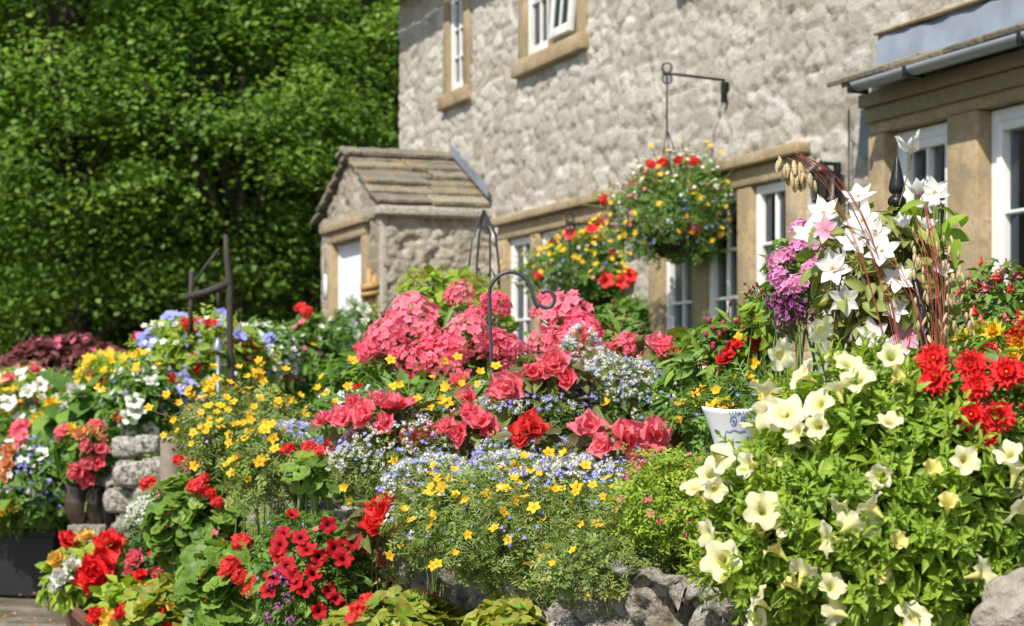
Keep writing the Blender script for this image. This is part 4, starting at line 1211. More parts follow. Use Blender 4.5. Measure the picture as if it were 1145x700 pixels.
# dark iron bracket post on the left, and bell on a silver rod
py_ = 8.75
t_ = empty('bracket_post', (P(257, 500, py_).x, py_, .62), 'dark weathered iron post with side bracket above the left flower mound', 'post')
a = Acc(); tube_raw(a, [Vector((P(259, 500, py_).x, py_, .6)), P(259, 430, py_), P(257, 380, py_), P(257, 318, py_), P(254, 290, py_), P(252, 262, py_)], [.017, .017, .016, .018, .015, .010], 8); a.obj('post', M['rust'], t_)
a = Acc(); tube_raw(a, [P(205, 333, py_), P(230, 327, py_), P(258, 316, py_)], [.016, .018, .02], 7); tube_raw(a, [P(214, 303, py_), P(213, 345, py_), P(214, 372, py_)], .011, 6)
tube_raw(a, [P(216, 320, py_), P(228, 300, py_), P(245, 278, py_)], .007, 6); tube_raw(a, [P(243, 322, py_), P(245, 345, py_)], .009, 6)
a.obj('bracket', M['rust'], t_)
t_ = empty('bell_stake', (P(244, 500, 8.7).x, 8.7, .62), 'silver stake topped by a small bell cup beside the dark post', 'garden stake')
a = Acc(); tube_raw(a, [Vector((P(244, 500, 8.7).x, 8.7, .62)), P(244, 395, 8.7)], .011, 7); a.obj('stake', M['silver'], t_)
a = Acc(); lathe_raw(a, np.array(P(244, 392, 8.7)), [(.03, 0), (.03, .012), (.018, .035), (.012, .055), (.002, .06)], 14); a.obj('bell', M['silver'], t_)

# white pot with painted eyes
pyt = 3.35; pc = P(822, 512, pyt); pcn = np.array(pc)
t_ = empty('face_pot', tuple(pc), 'white flared pot with blue painted eyes beside the cream petunias', 'plant pot')
def face_r(z): return W(20, pyt)+W(18, pyt)*(z/W(56, pyt))**1.3 if z > 0 else W(20, pyt)
a = Acc(); hh = W(56, pyt); prof = [(face_r(hh*i/10), hh*i/10) for i in range(11)]+[(face_r(hh)-.003, hh), (face_r(hh*.5)-.004, hh*.5)]
V = []; sd_ = 40
for (r, z) in prof:
    for k in range(sd_):
        q = 2*PI*k/sd_; V.append((pcn[0]+r*math.cos(q), pcn[1]+r*math.sin(q)*.8, pcn[2]+z+.003*(z/hh)*math.cos(2*q)))
fs = [(i*sd_+k, i*sd_+(k+1) % sd_, (i+1)*sd_+(k+1) % sd_, (i+1)*sd_+k) for i in range(len(prof)-1) for k in range(sd_)]
a.raw(V, fs); a.obj('pot', M['whitepot'], t_)
def onpot(px, py):
    Yg_ = pyt-.05
    for _ in range(6):
        p = P(px, py, Yg_); z = (p.z-pcn[2])/(1-.003/hh); r = face_r(max(z, 0))+.0008; q = (p.x-pcn[0])/r
        Yg_ = pcn[1]-r*.8*math.sqrt(max(0, 1-min(1, q*q)))
    return P(px, py, Yg_-.0006)
a = Acc()
for ex in (820, 832):
    for rr_ in (4.0,): tube_raw(a, [onpot(ex+rr_*.85*math.cos(t), 470+rr_*1.3*math.sin(t)) for t in [2*PI*i/18 for i in range(19)]], .0006, 5)
    tube_raw(a, [onpot(ex-1, 470), onpot(ex+1, 470.4)], .0016, 6)
    for dx_ in (-4, -1, 2, 5): tube_raw(a, [onpot(ex+dx_*.8, 463.5-(abs(dx_) < 3)*1), onpot(ex+dx_*1.3, 460-(abs(dx_) < 3)*1)], .0006, 5)
tube_raw(a, [onpot(812+i*2.4, 481.5+1.2*math.sin(i*1.3)) for i in range(10)], .0006, 5)
a.obj('painted_face', M['blueink'], t_)

# carved pale stone urn at the right edge
uc_ = np.array(P(1156, 706, 2.62))
t_ = empty('stone_ornament', tuple(uc_), 'pale carved stone ornament of swelling lobes at the lower right edge', 'ornament')
a = Acc(); nu, nv = 90, 120; V = []
for i in range(nu+1):
    th = PI*i/nu
    for k in range(nv):
        q = 2*PI*k/nv
        sp = .88+.20*abs(math.sin(3.5*q+2.6*th))**.6+.10*abs(math.sin(4.5*th+1.5*q))**.7
        V.append((uc_[0]+.072*sp*math.sin(th)*math.cos(q), uc_[1]+.066*sp*math.sin(th)*math.sin(q), uc_[2]+.074*sp*math.cos(th)))
fs = [(i*nv+k, i*nv+(k+1) % nv, (i+1)*nv+(k+1) % nv, (i+1)*nv+k) for i in range(nu) for k in range(nv)]
fs = [f_[::-1] for f_ in fs]
a.raw(V, fs); o = a.obj('carving', M['urn'], t_)
dm = o.modifiers.new('disp', 'DISPLACE'); dm.texture = tx; dm.strength = .01; dm.texture_coords = 'GLOBAL'
a = Acc(); lathe_raw(a, uc_, [(.001, -.14), (.09, -.14), (.095, -.10), (.06, -.07)], 30); a.obj('base', M['urn'], t_)

# trough on the ground, glazed wall jugs, wooden box, post stump
ty = 9.1
def trough(name, label, p0, p1, dep, z0, z1, mat, cat='planter', flare=.03):
    p0 = Vector(p0); p1 = Vector(p1); e_ = (p1-p0).normalized(); nn = Vector((e_.y, -e_.x, 0))
    if nn.y > 0: nn = -nn
    t_ = empty(name, (p0.x, p0.y, z0), label, cat)
    a = Acc()
    def ringpts(z, f_, ins=0): return [p0-e_*(f_-ins)+nn*(f_-ins)+Vector((0, 0, z)), p1+e_*(f_-ins)+nn*(f_-ins)+Vector((0, 0, z)), p1+e_*(f_-ins)-nn*(dep+f_-ins)+Vector((0, 0, z)), p0-e_*(f_-ins)-nn*(dep+f_-ins)+Vector((0, 0, z))]
    V = [tuple(v) for v in ringpts(z0, 0)+ringpts(z1-.04, flare*.8)+ringpts(z1-.038, flare+.012)+ringpts(z1, flare+.012)+ringpts(z1, flare+.012, .025)+ringpts(z1-.05, flare+.012, .03)]
    fs = [(0, 3, 2, 1)]+[(i*4+k, i*4+(k+1) % 4, (i+1)*4+(k+1) % 4, (i+1)*4+k) for i in range(5) for k in range(4)]
    a.raw(V, fs); a.obj('trough_body', mat, t_, smooth=False, bevel=.006)
    a = Acc(); V = [tuple(v) for v in ringpts(z1-.03, flare+.012, .028)]; a.raw(V, [(0, 1, 2, 3)]); a.obj('soil', M['soil'], t_)
    return t_
trough('flower_trough', 'dark rectangular flower trough on the ground at the left edge', (P(8, 600, ty).x-.9, ty+.35, 0), (P(58, 600, ty).x, ty, 0), .32, .01, .335, M['plastic'])
trough('wooden_box', 'low reddish wooden plank box under the red begonias', (P(78, 600, 7.3).x, 7.3, 0), (P(112, 600, 6.7).x, 6.6, 0), .35, .005, .21, M['wood'])
trough('wooden_box', 'reddish wooden box with begonias at the bottom left edge of the bed', (P(125, 600, 6.3).x, 6.35, 0), (P(190, 600, 6.0).x, 5.9, 0), .3, .005, .12, M['wood'])
for i, (xx, yy, rx, hp, lb) in enumerate(((87, 541, 15, 44, 'left brown glazed jug against the stone wall'), (108, 543, 13, 42, 'middle brown glazed jug against the stone wall'))):
    t_ = empty('glazed_jug', tuple(P(xx, yy+hp, 8.7)), lb, 'jug', 'glazed jugs by the stone wall')
    a = Acc(); k_ = 8.7/F; lathe_raw(a, np.array(P(xx, yy+hp, 8.7)), [(.001, 0), (rx*.6*k_, .0), (rx*.95*k_, hp*.3*k_), (rx*k_, hp*.6*k_), (rx*.8*k_, hp*.85*k_), (rx*.92*k_, hp*k_), (rx*.8*k_, hp*k_), (rx*.6*k_, hp*.8*k_)], 24)
    a.obj('jug_body', M['glaze'], t_)
    a = Acc(); p = P(xx+rx*.8, yy+hp*.15, 8.66); q = P(xx+rx*.9, yy+hp*.6, 8.66); tube_raw(a, bez(p, (p+q)/2+Vector((.04, -.01, 0)), q, 8), .008, 7); a.obj('handle', M['glaze'], t_)
    box_raw(a := Acc(), np.array(P(xx-rx*.8, yy+hp+2, 8.62)), (rx*1.6*k_, 0, 0), (0, .2, 0), (0, 0, -.25)); o = a.obj('plinth', M['rock'], t_, bevel=.01); 
t_ = empty('wheel_ornament', tuple(P(126, 573, 8.55)), 'small black iron wheel leaning on the stone wall by the jugs', 'ornament')
wc = P(127, 568, 8.5); a = Acc(); k_ = 8.5/F
ring = [wc+Vector((6*k_*math.cos(t), .05*math.cos(t), 24*k_*math.sin(t))) for t in [2*PI*i/28 for i in range(29)]]
tube_raw(a, ring, .014, 8); a.obj('rim', M['iron'], t_)
a = Acc()
for i in range(6):
    t = PI*i/6; v = Vector((6*k_*math.cos(t), .05*math.cos(t), 24*k_*math.sin(t))); tube_raw(a, [wc-v, wc+v], .006, 5)
a.obj('spoke', M['iron'], t_)
for i, (xx, yy, rx, lb) in enumerate(((192, 489, 12, 'weathered round wooden post end on the low wall at the left'), (217, 493, 11, 'pale weathered wooden post half hidden by yellow flowers'))):
    Yp = 7.25; t_ = empty('wooden_post', (P(xx, 560, Yp).x, Yp, .3), lb, 'post', 'short wooden posts in the bed edge')
    a = Acc(); k_ = Yp/F; c_ = np.array(P(xx, yy, Yp)); zt = c_[2]
    prof = [(rx*k_, .25-zt+0), (rx*1.02*k_, -.1), (rx*k_, -.012), (rx*.85*k_, 0), (.001, .002)]
    lathe_raw(a, c_, prof, 18); o = a.obj('post', M['stump'], t_)
    dm = o.modifiers.new('disp', 'DISPLACE'); dm.texture = tx; dm.strength = .012; dm.texture_coords = 'GLOBAL'
# loose stones capping the left wall
rs = np.random.RandomState(8)
for i, (xx, yy, rx, Yp) in enumerate(((142, 500, 16, 8.1), (166, 497, 14, 7.9), (150, 530, 20, 7.98), (178, 525, 18, 7.6), (138, 560, 20, 8.05), (168, 556, 16, 7.75))):
    bm = bmesh.new(); bmesh.ops.create_icosphere(bm, subdivisions=4, radius=1)
    k_ = Yp/F*rx
    for v in bm.verts:
        d_ = v.co.normalized(); m_ = max(abs(d_.x), abs(d_.y), abs(d_.z)); s_ = (1/m_)**.55
        nn_ = float(fbm(np.array(d_.x*2+i*7), np.array(d_.z*2+d_.y*2)))-.45
        v.co = Vector((d_.x*k_*1.05, d_.y*k_, d_.z*k_*.75))*s_*(1+.45*nn_)
    me = bpy.data.meshes.new('cap_stone'); bm.to_mesh(me); bm.free()
    at = me.attributes.new('Col', 'FLOAT_COLOR', 'POINT'); at.data.foreach_set('color', np.tile([1, rs.uniform(.3, 1), .5, 1], len(me.vertices)).astype(np.float32))
    me.polygons.foreach_set('use_smooth', [True]*len(me.polygons)); me.materials.append(M['rock'])
    o = bpy.data.objects.new('wall_stone', me); o.location = P(xx, yy, Yp-.05); COL.objects.link(o)
    tag(o, ['uppermost left', 'uppermost right', 'middle left', 'middle right', 'lowest left', 'lowest right'][i]+' of the six loose limestone blocks right of the glazed jugs', 'stone', 'limestone blocks by the jugs')

exec_plants = True
# ------------------------------------------------------------------ hanging baskets
def basket(xc, yc, Y, rx, label, armpts, seed, blooms, plabel, bowl_y):
    c = np.array(P(xc, yc, Y)); r = W(rx, Y)
    bc = np.array(P(xc, bowl_y, Y))
    t_ = empty('hanging_basket', tuple(bc), label, 'hanging basket', 'hanging baskets on the cottage wall')
    a = Acc(); rb = r*.50; lathe_raw(a, bc, [(.001, -rb*.75), (rb*.5, -rb*.66), (rb*.85, -rb*.35), (rb, 0), (rb*.95, 0), (rb*.8, -rb*.1), (.001, -rb*.05)], 28); a.obj('bowl', M['bowl'], t_)
    tip = np.array(armpts[0]); a = Acc()
    for k in range(3):
        q = 2*PI*k/3+.4; tube_raw(a, [tip+np.array([0, 0, -.35]), bc+np.array([rb*math.cos(q), rb*math.sin(q), 0])], .004, 5)
    tube_raw(a, [tip+np.array([0, 0, .0]), tip+np.array([0, 0, -.35])], .006, 6)
    for z_ in (.035, -.035): tube_raw(a, [tip+np.array([.0, 0, z_])+np.array([.03*math.cos(t), .0, .03*math.sin(t)]) for t in [2*PI*i/12 for i in range(13)]], .006, 5)
    a.obj('chain', M['iron'], t_)
    ar = empty('wall_bracket', tuple(armpts[1]), 'iron arm on the wall carrying the '+('right' if xc > 700 else 'left')+' hanging basket', 'bracket', 'basket brackets on the cottage wall')
    a = Acc(); nn = tip+ (tip-armpts[1])*.08
    tube_raw(a, [armpts[1], nn], .009, 8); a.obj('arm', M['iron'], ar)
    a = Acc(); p = armpts[1]; box_raw(a, p-UZ*.14-TU*.018-ND*.03, TU*.03, ND*.05, UZ*.13); a.obj('back_plate', M['iron'], ar, bevel=.004)
    plant('basket_flowers', plabel, 'basket flowers', c, (r, r*.9, r*.76), 'sprig', 1450 if xc > 700 else 1800, .095, 'green', base=bc[2]-.12, blooms=blooms, seed=seed, group='flowers filling the hanging baskets', inner=.3, cut=-1.1, droop=.8, lumps=34, sr=.003, la=.34)
uB1 = u_at(815); zB1 = z_at(815, 90); root1 = H(uB1, .03, zB1); tip1 = H(uB1, .43, zB1+.02)
uB2 = u_at(700); root2 = H(uB2, .03, 2.16); tip2 = H(uB2, .43, 2.18)
s1 = .021
basket(757, 238, 12.30, 74, 'round hanging basket on the iron arm right of centre', (tip1, root1), 1,
       [dict(k='bidfar', n=100, s=.023, sp=.4, md=.5, zmin=-.5), dict(k='whitef', n=170, s=.015, zmin=.1, sp=.3, md=.4), dict(k='lob', n=110, s=.016, zmin=-1, sp=.3, reg=(.2, -.2, -1, .1), md=.3), dict(k='pinkf', n=40, s=.018, reg=(-.8, -.5, .2, .2)),
        dict(k='bidfar', n=14, s=.022, reg=(0, -.5, -1, .3), zmin=-1, sp=.4), dict(k='ger', px=[(728, 184, .95), (741, 182, 1.0), (760, 180, 1.05), (776, 181, 1.1), (676, 223, 1.1)], s=1.1, back=.06), dict(k='dkpet', n=8, s=.032, zmin=-.6)],
       'mound of yellow, white and red flowers in the right hanging basket', 262)
basket(660, 298, 13.9, 72, 'round hanging basket on the iron arm left of the other', (tip2, root2), 2,
       [dict(k='bidfar', n=100, s=.026, sp=.4, zmin=-.2, md=.4, reg=(-.5, -.6, .3, .1)), dict(k='bidfar', n=25, s=.028), dict(k='lob', n=90, s=.018, zmin=-.8), dict(k='whitef', n=50, s=.018, reg=(.7, -.5, 0, .2)),
        dict(k='redpet', px=[(637, 261, .05), (662, 255, .04), (704, 308, .05), (696, 315, .045), (678, 313, .045), (713, 300, .04)], s=.05, cam=.6), dict(k='dkpet', n=10, s=.04)],
       'mound of golden, blue and red flowers in the left hanging basket', 325)

# ------------------------------------------------------------------ plants, near right
creams = [(919, 369), (894, 417), (957, 423), (857, 434), (860, 463), (914, 451), (997, 397), (914, 477), (889, 483), (995, 470), (794, 529), (834, 520), (777, 543), (1080, 514), (1137, 520), (1137, 566), (854, 569), (971, 563), (951, 586), (923, 603), (806, 626), (789, 597), (900, 637), (931, 654), (934, 683), (846, 669), (846, 694), (1103, 640), (1023, 688), (1127, 506), (874, 397), (948, 405), (878, 460), (806, 512), (800, 548), (935, 430)]
closed = [(1006, 420), (1043, 523), (866, 611), (883, 649), (790, 560), (850, 590), (985, 640), (1060, 560), (930, 400)]
YP = 3.0
plant('petunia_plant', 'large bright green petunia covered in cream trumpet flowers at lower right', 'flower plant', P(1020, 578, YP), (W(200, YP), .20, W(172, YP)), ['shoot', 'shoot2', 'ovate', 'ovate'], 3000, .045, 'petunia', base=.45, shk=1.7, la=.11,
      blooms=[dict(k='cream', px=[(x, y, .0235*random.uniform(.85, 1.15)) for x, y in creams], n=16, s=.0215, face=(.7, .45, .0), cam=.0, jit=.65, back=1.2, infl=1.2, zmin=.0, reg=(-.5, -.8, .4, .1)),
              dict(k='creamclosed', px=[(x, y, .024) for x, y in closed], n=8, s=.022, face=(.5, .5, .1), jit=.5, back=1.2)], seed=4, lumps=60, inner=.5, updir=.5, droop=.15, sr=.0016, nst=30)
plant('dahlia_plant', 'green dahlia with bright red pointed blooms beside the petunias', 'flower plant', P(1090, 452, 2.93), (W(70, 2.93), .08, W(62, 2.93)), ['ovate'], 330, .040, 'green',
      blooms=[dict(k='dahlia', px=[(1043, 401, .029), (1046, 423, .030), (1086, 408, .028), (1093, 431, .026), (1126, 417, .031), (1086, 464, .028), (1116, 466, .029), (1101, 488, .028), (1140, 420, .026)], s=.034, cam=.8, face=(.3, .2, .2), jit=.22, back=.1), dict(k='redbud', px=[(1070, 471, .014), (1143, 498, .014), (1140, 455, .01)], s=.013)], seed=3)
plant('petunia_plant', 'smaller petunia shoots with cream trumpets hanging over the rocks left of the main clump', 'flower plant', P(862, 610, 3.02), (W(80, 3.0), .11, W(82, 3.0)), ['shoot', 'shoot2', 'ovate'], 420, .042, 'petunia', base=.5, shk=1.7,
      blooms=[dict(k='cream', n=5, s=.024, face=(.6, .1, .2), cam=.2, back=1.2, o=1.1)], seed=14, inner=.4, updir=.5, sr=.0016)
# clematis climbing the obelisk
plant('clematis', 'white clematis with tan and green leaves climbing the black obelisk', 'climber', P(985, 315, 3.72), (W(78, 3.72), .12, W(88, 3.72)), ['big', 'ovate'], 620, .044, 'clem', stemmat='brownstem',
      blooms=[dict(k='clem', px=[(960, 220, .037), (964, 247, .036), (931, 300, .038), (986, 281, .036), (954, 272, .034), (921, 238, .036), (905, 262, .036), (976, 375, .036), (978, 262, .034), (1045, 215, .032)], s=.04, cam=.75, face=(.2, .3, .25), jit=.3, back=.05),
              dict(k='clem', px=[(1004, 312, .032), (945, 335, .032), (1050, 300, .028), (1000, 345, .03)], s=.03, cam=.5, jit=.4, infl=1.0, back=.05), dict(k='clemst', px=[(1015, 377, .038), (923, 257, .028)], s=.036, cam=.9, face=(.2, .2, .2), jit=.1, back=.05),
              dict(k='clemup', px=[(1019, 172, .045), (1027, 218, .036), (1036, 258, .032), (1010, 255, .03)], s=.045, face=(0, 1, .1), jit=.12, back=.05),
              dict(k='fluff', px=[(937, 236, .022), (961, 291, .026), (1000, 330, .02)], s=.024, back=.1)], seed=9, inner=.35, nst=40, cut=-1.1, droop=.5, sr=.0016)
plant('clematis_shoot', 'glossy green clematis leaves beside the obelisk finial', 'climber', P(1040, 245, 3.66), (W(36, 3.66), .04, W(26, 3.66)), ['big'], 16, .062, 'petunia', base=.95, seed=12, inner=.5, sr=.0014,
      blooms=[dict(k='bud', n=3, s=.008)])
# quaking grass with straw seed heads
def grass_thing(name, label, org, heads, arcs, hs, hang=True, seed=0):
    rs = np.random.RandomState(seed); t_ = empty(name, tuple(org), label, 'ornamental grass')
    pos = np.array(heads)
    bloom(t_, 'seed', pos, np.array([[0, 0, 1.]])+rs.normal(size=pos.shape)*.18, hs*rs.uniform(.8, 1.15, len(pos)), rs)
    for k in [k for k in t_.keys() if k.startswith('_n_')]: del t_[k]
    a = Acc()
    for ar in arcs: tube_raw(a, ar, .0008, 4, g=rs.rand())
    a.obj('stem', L['redstem'], t_); return t_
rs = np.random.RandomState(3); heads = []; arcs = []
og = np.array([P(1030, 560, 3.6).x, 3.6, .62])
for i in range(26):
    xx = rs.uniform(868, 912); yy = 172+ (xx-868)*.35+rs.uniform(0, 22); heads.append(np.array(P(xx, yy, 3.55+rs.uniform(-.02, .02))))
for k in range(7):
    e_ = P(880+5*k, 172+k*2, 3.55); arcs.append([tuple(v) for v in bez(Vector(og), P(1000+rs.uniform(-30, 30), 215+rs.uniform(-25, 25), 3.6), e_+Vector((0, 0, rs.uniform(-.01, .01))), 14)])
grass_thing('quaking_grass', 'tall red stemmed grass arching left with hanging straw seed heads above the window', og, heads, arcs, .027, seed=1)
heads = []; arcs = []; og = np.array([P(1045, 560, 3.5).x, 3.5, .62])
for i in range(64):
    t = rs.rand(); xx = 1008+62*rs.rand()+t*22; yy = 262+t*120+rs.uniform(-15, 15); heads.append(np.array(P(xx, yy, 3.5+rs.uniform(-.05, .09))))
for k in range(20):
    e_ = P(rs.uniform(985, 1065), rs.uniform(215, 320), 3.52+rs.uniform(-.05, .06)); arcs.append([tuple(v) for v in bez(Vector(og)+Vector((rs.uniform(-.02, .03), 0, 0)), P(1062+rs.uniform(-14, 10), 340, 3.5), e_, 10)])
grass_thing('quaking_grass', 'dense clump of red stems and straw seed heads right of the obelisk', og, heads, arcs, .018, seed=2)
# lilac and purple flowers behind the clematis
plant('lilac_phlox', 'loose plant with lilac pink flower clusters below the lantern', 'flower plant', P(888, 320, 4.1), (W(34, 4.1), .07, W(52, 4.1)), ['ovate'], 260, .035, 'phlox',
      blooms=[dict(k="lilac", px=[(878, 286), (895, 276), (907, 302), (870, 308), (892, 318), (912, 285), (895, 255), (905, 262), (880, 322), (868, 292)], s=1.0, back=.02), dict(k='purple', px=[(872, 345), (885, 352), (895, 340), (878, 362), (905, 350), (868, 335), (890, 330)], s=.95, back=.02)], seed=2)
plant('fuchsia', 'fuchsia bush with hanging red and pink flowers before the bay window', 'shrub', P(1118, 345, 4.6), (W(48, 4.6), .10, W(52, 4.6)), ['ovate'], 420, .035, 'green',
      blooms=[dict(k='fuchsia', n=26, s=.034, hang=1, zmin=-.6, sp=.1, o=1.0), dict(k='fuchpink', n=20, s=.034, hang=1, zmin=-.5)], stemmat='redstem', seed=5)
plant('marigold_clump', 'mixed orange and yellow marigolds at the right edge below the fuchsia', 'flower plant', P(1125, 398, 4.0), (W(52, 4.0), .10, W(36, 4.0)), ['sprig'], 420, .05, 'lime',
      blooms=[dict(k='yelf', px=[(1112, 372, .030), (1140, 385, .03), (1135, 402, .026)], n=8, s=.022, md=1.2), dict(k='begorange', n=7, s=.026), dict(k='begred', px=[(1138, 377, .028), (1150, 365, .03), (1105, 392, .022)], s=.028), dict(k='begwhite', px=[(1120, 402, .022), (1095, 415, .02)], s=.02)], seed=6)

# behind the white pot
plant('pink_budded_plant', 'leafy plant with dark pink tubular buds in front of the white casement', 'flower plant', P(812, 405, 4.3), (W(55, 4.3), .11, W(48, 4.3)), ['lance', 'ovate'], 600, .045, 'phlox',
      blooms=[dict(k='bud', px=[(794, 362), (800, 370), (804, 378), (795, 385), (808, 365), (798, 392), (829, 370), (845, 373), (812, 372), (790, 378), (840, 350), (822, 362), (815, 385)], s=.017, face=(.5, .5, 0), back=0), dict(k='dkbud', n=40, s=.011, face=(.6, .6, 0), back=0, zmin=-.1, sp=.2),
              dict(k='begscar', px=[(845, 382, .026), (855, 380, .024), (823, 388, .022), (813, 396, .02), (808, 404, .02)], s=.022), dict(k='bidens', px=[(843, 407, .019), (817, 423, .017), (838, 428, .014), (846, 432, .014), (780, 441, .015)], n=8, s=.013, cam=.6)], seed=2, sr=.0015)
plant('red_geranium', 'red and white flowered geranium below the white window frame', 'flower plant', P(775, 398, 4.8), (W(32, 4.8), .08, W(28, 4.8)), ['ger'], 70, .03, 'ger',
      blooms=[dict(k='ger', px=[(782, 392), (791, 400), (768, 395)], s=.85, back=.03), dict(k='whitepet', px=[(783, 403, .025), (789, 410, .022)], s=.02), dict(k='gerpink', px=[(745, 388), (796, 412)], s=.8, back=.03)], seed=2)
plant('spiky_shoots', 'tall green stem with dark red bud sprays against the window', 'flower plant', P(858, 355, 4.2), (W(26, 4.2), .05, W(36, 4.2)), ['lance', 'ovate'], 120, .045, 'lime',
      blooms=[dict(k='dkbud', px=[(835+i*2.2, 318+(i*37 % 13)) for i in range(10)], n=14, s=.011, face=(.8, .4, 0), back=0, jit=.6)], seed=21, sr=.0016)
plant('bidens_clump', 'yellow star flowered clump just behind the white face pot', 'flower plant', P(822, 458, 4.0), (W(66, 4.0), .10, W(36, 4.0)), ['sprig', 'feather'], 650, .05, 'green',
      blooms=[dict(k='bidens', px=[(795, 454, .022), (811, 452, .02), (862, 450, .018), (873, 438, .018), (884, 455, .018)], n=26, s=.014, cam=.7), dict(k='lob', n=40, s=.008), dict(k='dkbud', n=24, s=.009)], seed=7, sr=.0013)
plant('trailing_bidens', 'thin trailing stems with few golden stars hanging over the rock face', 'flower plant', P(700, 628, 3.56), (W(96, 3.56), .07, W(42, 3.56)), ['feather', 'sprig'], 1300, .034, 'feather', base=.5, blooms=[dict(k='bidens', px=[(618, 630, .009), (660, 664, .008), (640, 615, .010)], n=3, s=.010), dict(k='dkbud', n=8, s=.006)], seed=31, droop=.8, la=.35, sr=.0008)
plant('nemesia_clump', 'bright green leafy clump with tiny pink flowers left of the cream petunias', 'flower plant', P(752, 560, 3.55), (W(58, 3.55), .10, W(55, 3.55)), ['sprig'], 1100, .035, 'lime',
      blooms=[dict(k='pinkf', px=[(770, 583, .008), (765, 597, .007), (774, 606, .007), (728, 575, .009), (737, 583, .008), (691, 570, .009), (783, 585, .007)], n=25, s=.006, cam=.5), dict(k='dkbud', n=16, s=.007)], seed=8, sr=.001)

# centre front: bidens mound spilling over the rock wall
YB = 3.86
plant('bidens_mound', 'feathery bidens mound with golden stars spilling over the rock wall', 'flower plant', P(640, 612, YB), (W(150, YB), .13, W(66, YB)), ['feather', 'feather', 'sprig'], 5200, .040, 'feather', base=.55,
      blooms=[dict(k='bidens', px=[(669, 587, .0185), (679, 535, .019), (639, 565, .017), (597, 567, .017), (645, 544, .016), (586, 511, .015), (563, 572, .014), (576, 560, .014), (553, 590, .014), (614, 610, .011)], n=60, s=.0115, md=1.2, cam=.25, jit=.6, sp=.4, reg=(-.5, -.4, .7, .0)), dict(k='lob', px=[(x, y, .008) for x, y in ((560, 590), (572, 598), (569, 608), (600, 590), (585, 602))], n=60, s=.0075, zmin=.1, cam=.5),
              dict(k='pinkf', n=10, s=.006), dict(k='dkbud', n=16, s=.006)], seed=5, inner=.3, lumps=60, updir=.4, droop=.4, sr=.0009, nst=40)
plant('bidens_mound', 'golden bidens with tangled stems left of centre above the rocks', 'flower plant', P(535, 580, 3.98), (W(92, 3.98), .12, W(48, 3.98)), ['feather', 'sprig'], 3000, .038, 'feather', base=.6,
      blooms=[dict(k='bidens', px=[(493, 546, .018), (480, 587, .015), (484, 577, .015), (485, 520, .013), (560, 545, .014), (545, 552, .014), (567, 528, .016), (577, 520, .015), (590, 540, .015), (604, 530, .015), (588, 525, .016)], n=52, s=.0115, md=1.1, cam=.25, jit=.6, sp=.35, reg=(.6, -.4, .7, .1)), dict(k='lob', n=70, s=.008, cam=.5), dict(k='whitef', n=40, s=.007)], seed=15, inner=.3, updir=.4, droop=.35, sr=.0009, nst=30)
# lobelia and alyssum carpets
def carpet(x, y, Y, rx, ry, nb, nw, label, seed, extra=(), dz=.12, mat='feather', sb=.0085, sw=.0085):
    plant('lobelia_carpet', label, 'flower plant', P(x, y, Y), (W(rx, Y), dz, W(ry, Y)), ['feather', 'sprig'], int(900*rx*ry/4000), .034, mat,
          blooms=[dict(k='lob', n=nb, s=sb, md=.9, cam=.5, zmin=-.1, sp=.1), dict(k='aly', n=nw, s=sw, md=1.0, zmin=-.1, cam=.2, sp=.08)]+list(extra), seed=seed, sr=.0009, la=.30, group='blue and white carpet flowers')
bx = lambda pts, s=.015: dict(k='bidens', px=[(p_[0], p_[1], s) for p_ in pts], s=s, cam=.6)
carpet(650, 545, 4.05, 80, 34, 300, 230, 'blue and white lobelia carpet in the centre under the coral begonias', 1, [bx([(614, 506), (631, 507), (681, 500, ), (723, 517), (655, 520)])])
carpet(700, 556, 4.0, 58, 34, 150, 40, 'blue lobelia drift left of the cream petunias', 2, [bx([(700, 560), (705, 540)], .013)])
carpet(585, 512, 4.45, 55, 30, 260, 90, 'blue lobelia carpet between the two rows of begonias', 3)
carpet(440, 520, 4.55, 66, 44, 190, 230, 'white alyssum and blue lobelia behind the red geranium heads', 4, [bx([(433, 482), (440, 515), (385, 545), (392, 560)])])
carpet(560, 552, 4.1, 66, 38, 280, 210, 'mixed white and blue carpet above the exposed rocks', 5)
carpet(700, 445, 4.9, 58, 46, 170, 260, 'tall white and blue lobelia below the right phlox heads', 6, [bx([(677, 450, .02), (736, 445)], .018)], dz=.14)
carpet(645, 412, 5.2, 40, 34, 80, 130, 'airy white flowers between the phlox heads', 7, dz=.1, sw=.009)
carpet(320, 508, 5.4, 44, 36, 230, 90, 'powder blue lobelia patch among the golden flowers', 8, sb=.011, sw=.010)
carpet(480, 545, 4.3, 44, 36, 150, 180, 'powdery blue and white patch left of the bidens mound', 12)
carpet(395, 592, 4.75, 50, 20, 30, 260, 'white alyssum cushion above the dark red petunias', 9)
carpet(590, 460, 4.75, 60, 30, 140, 70, 'blue lobelia drift behind the coral begonias', 10)

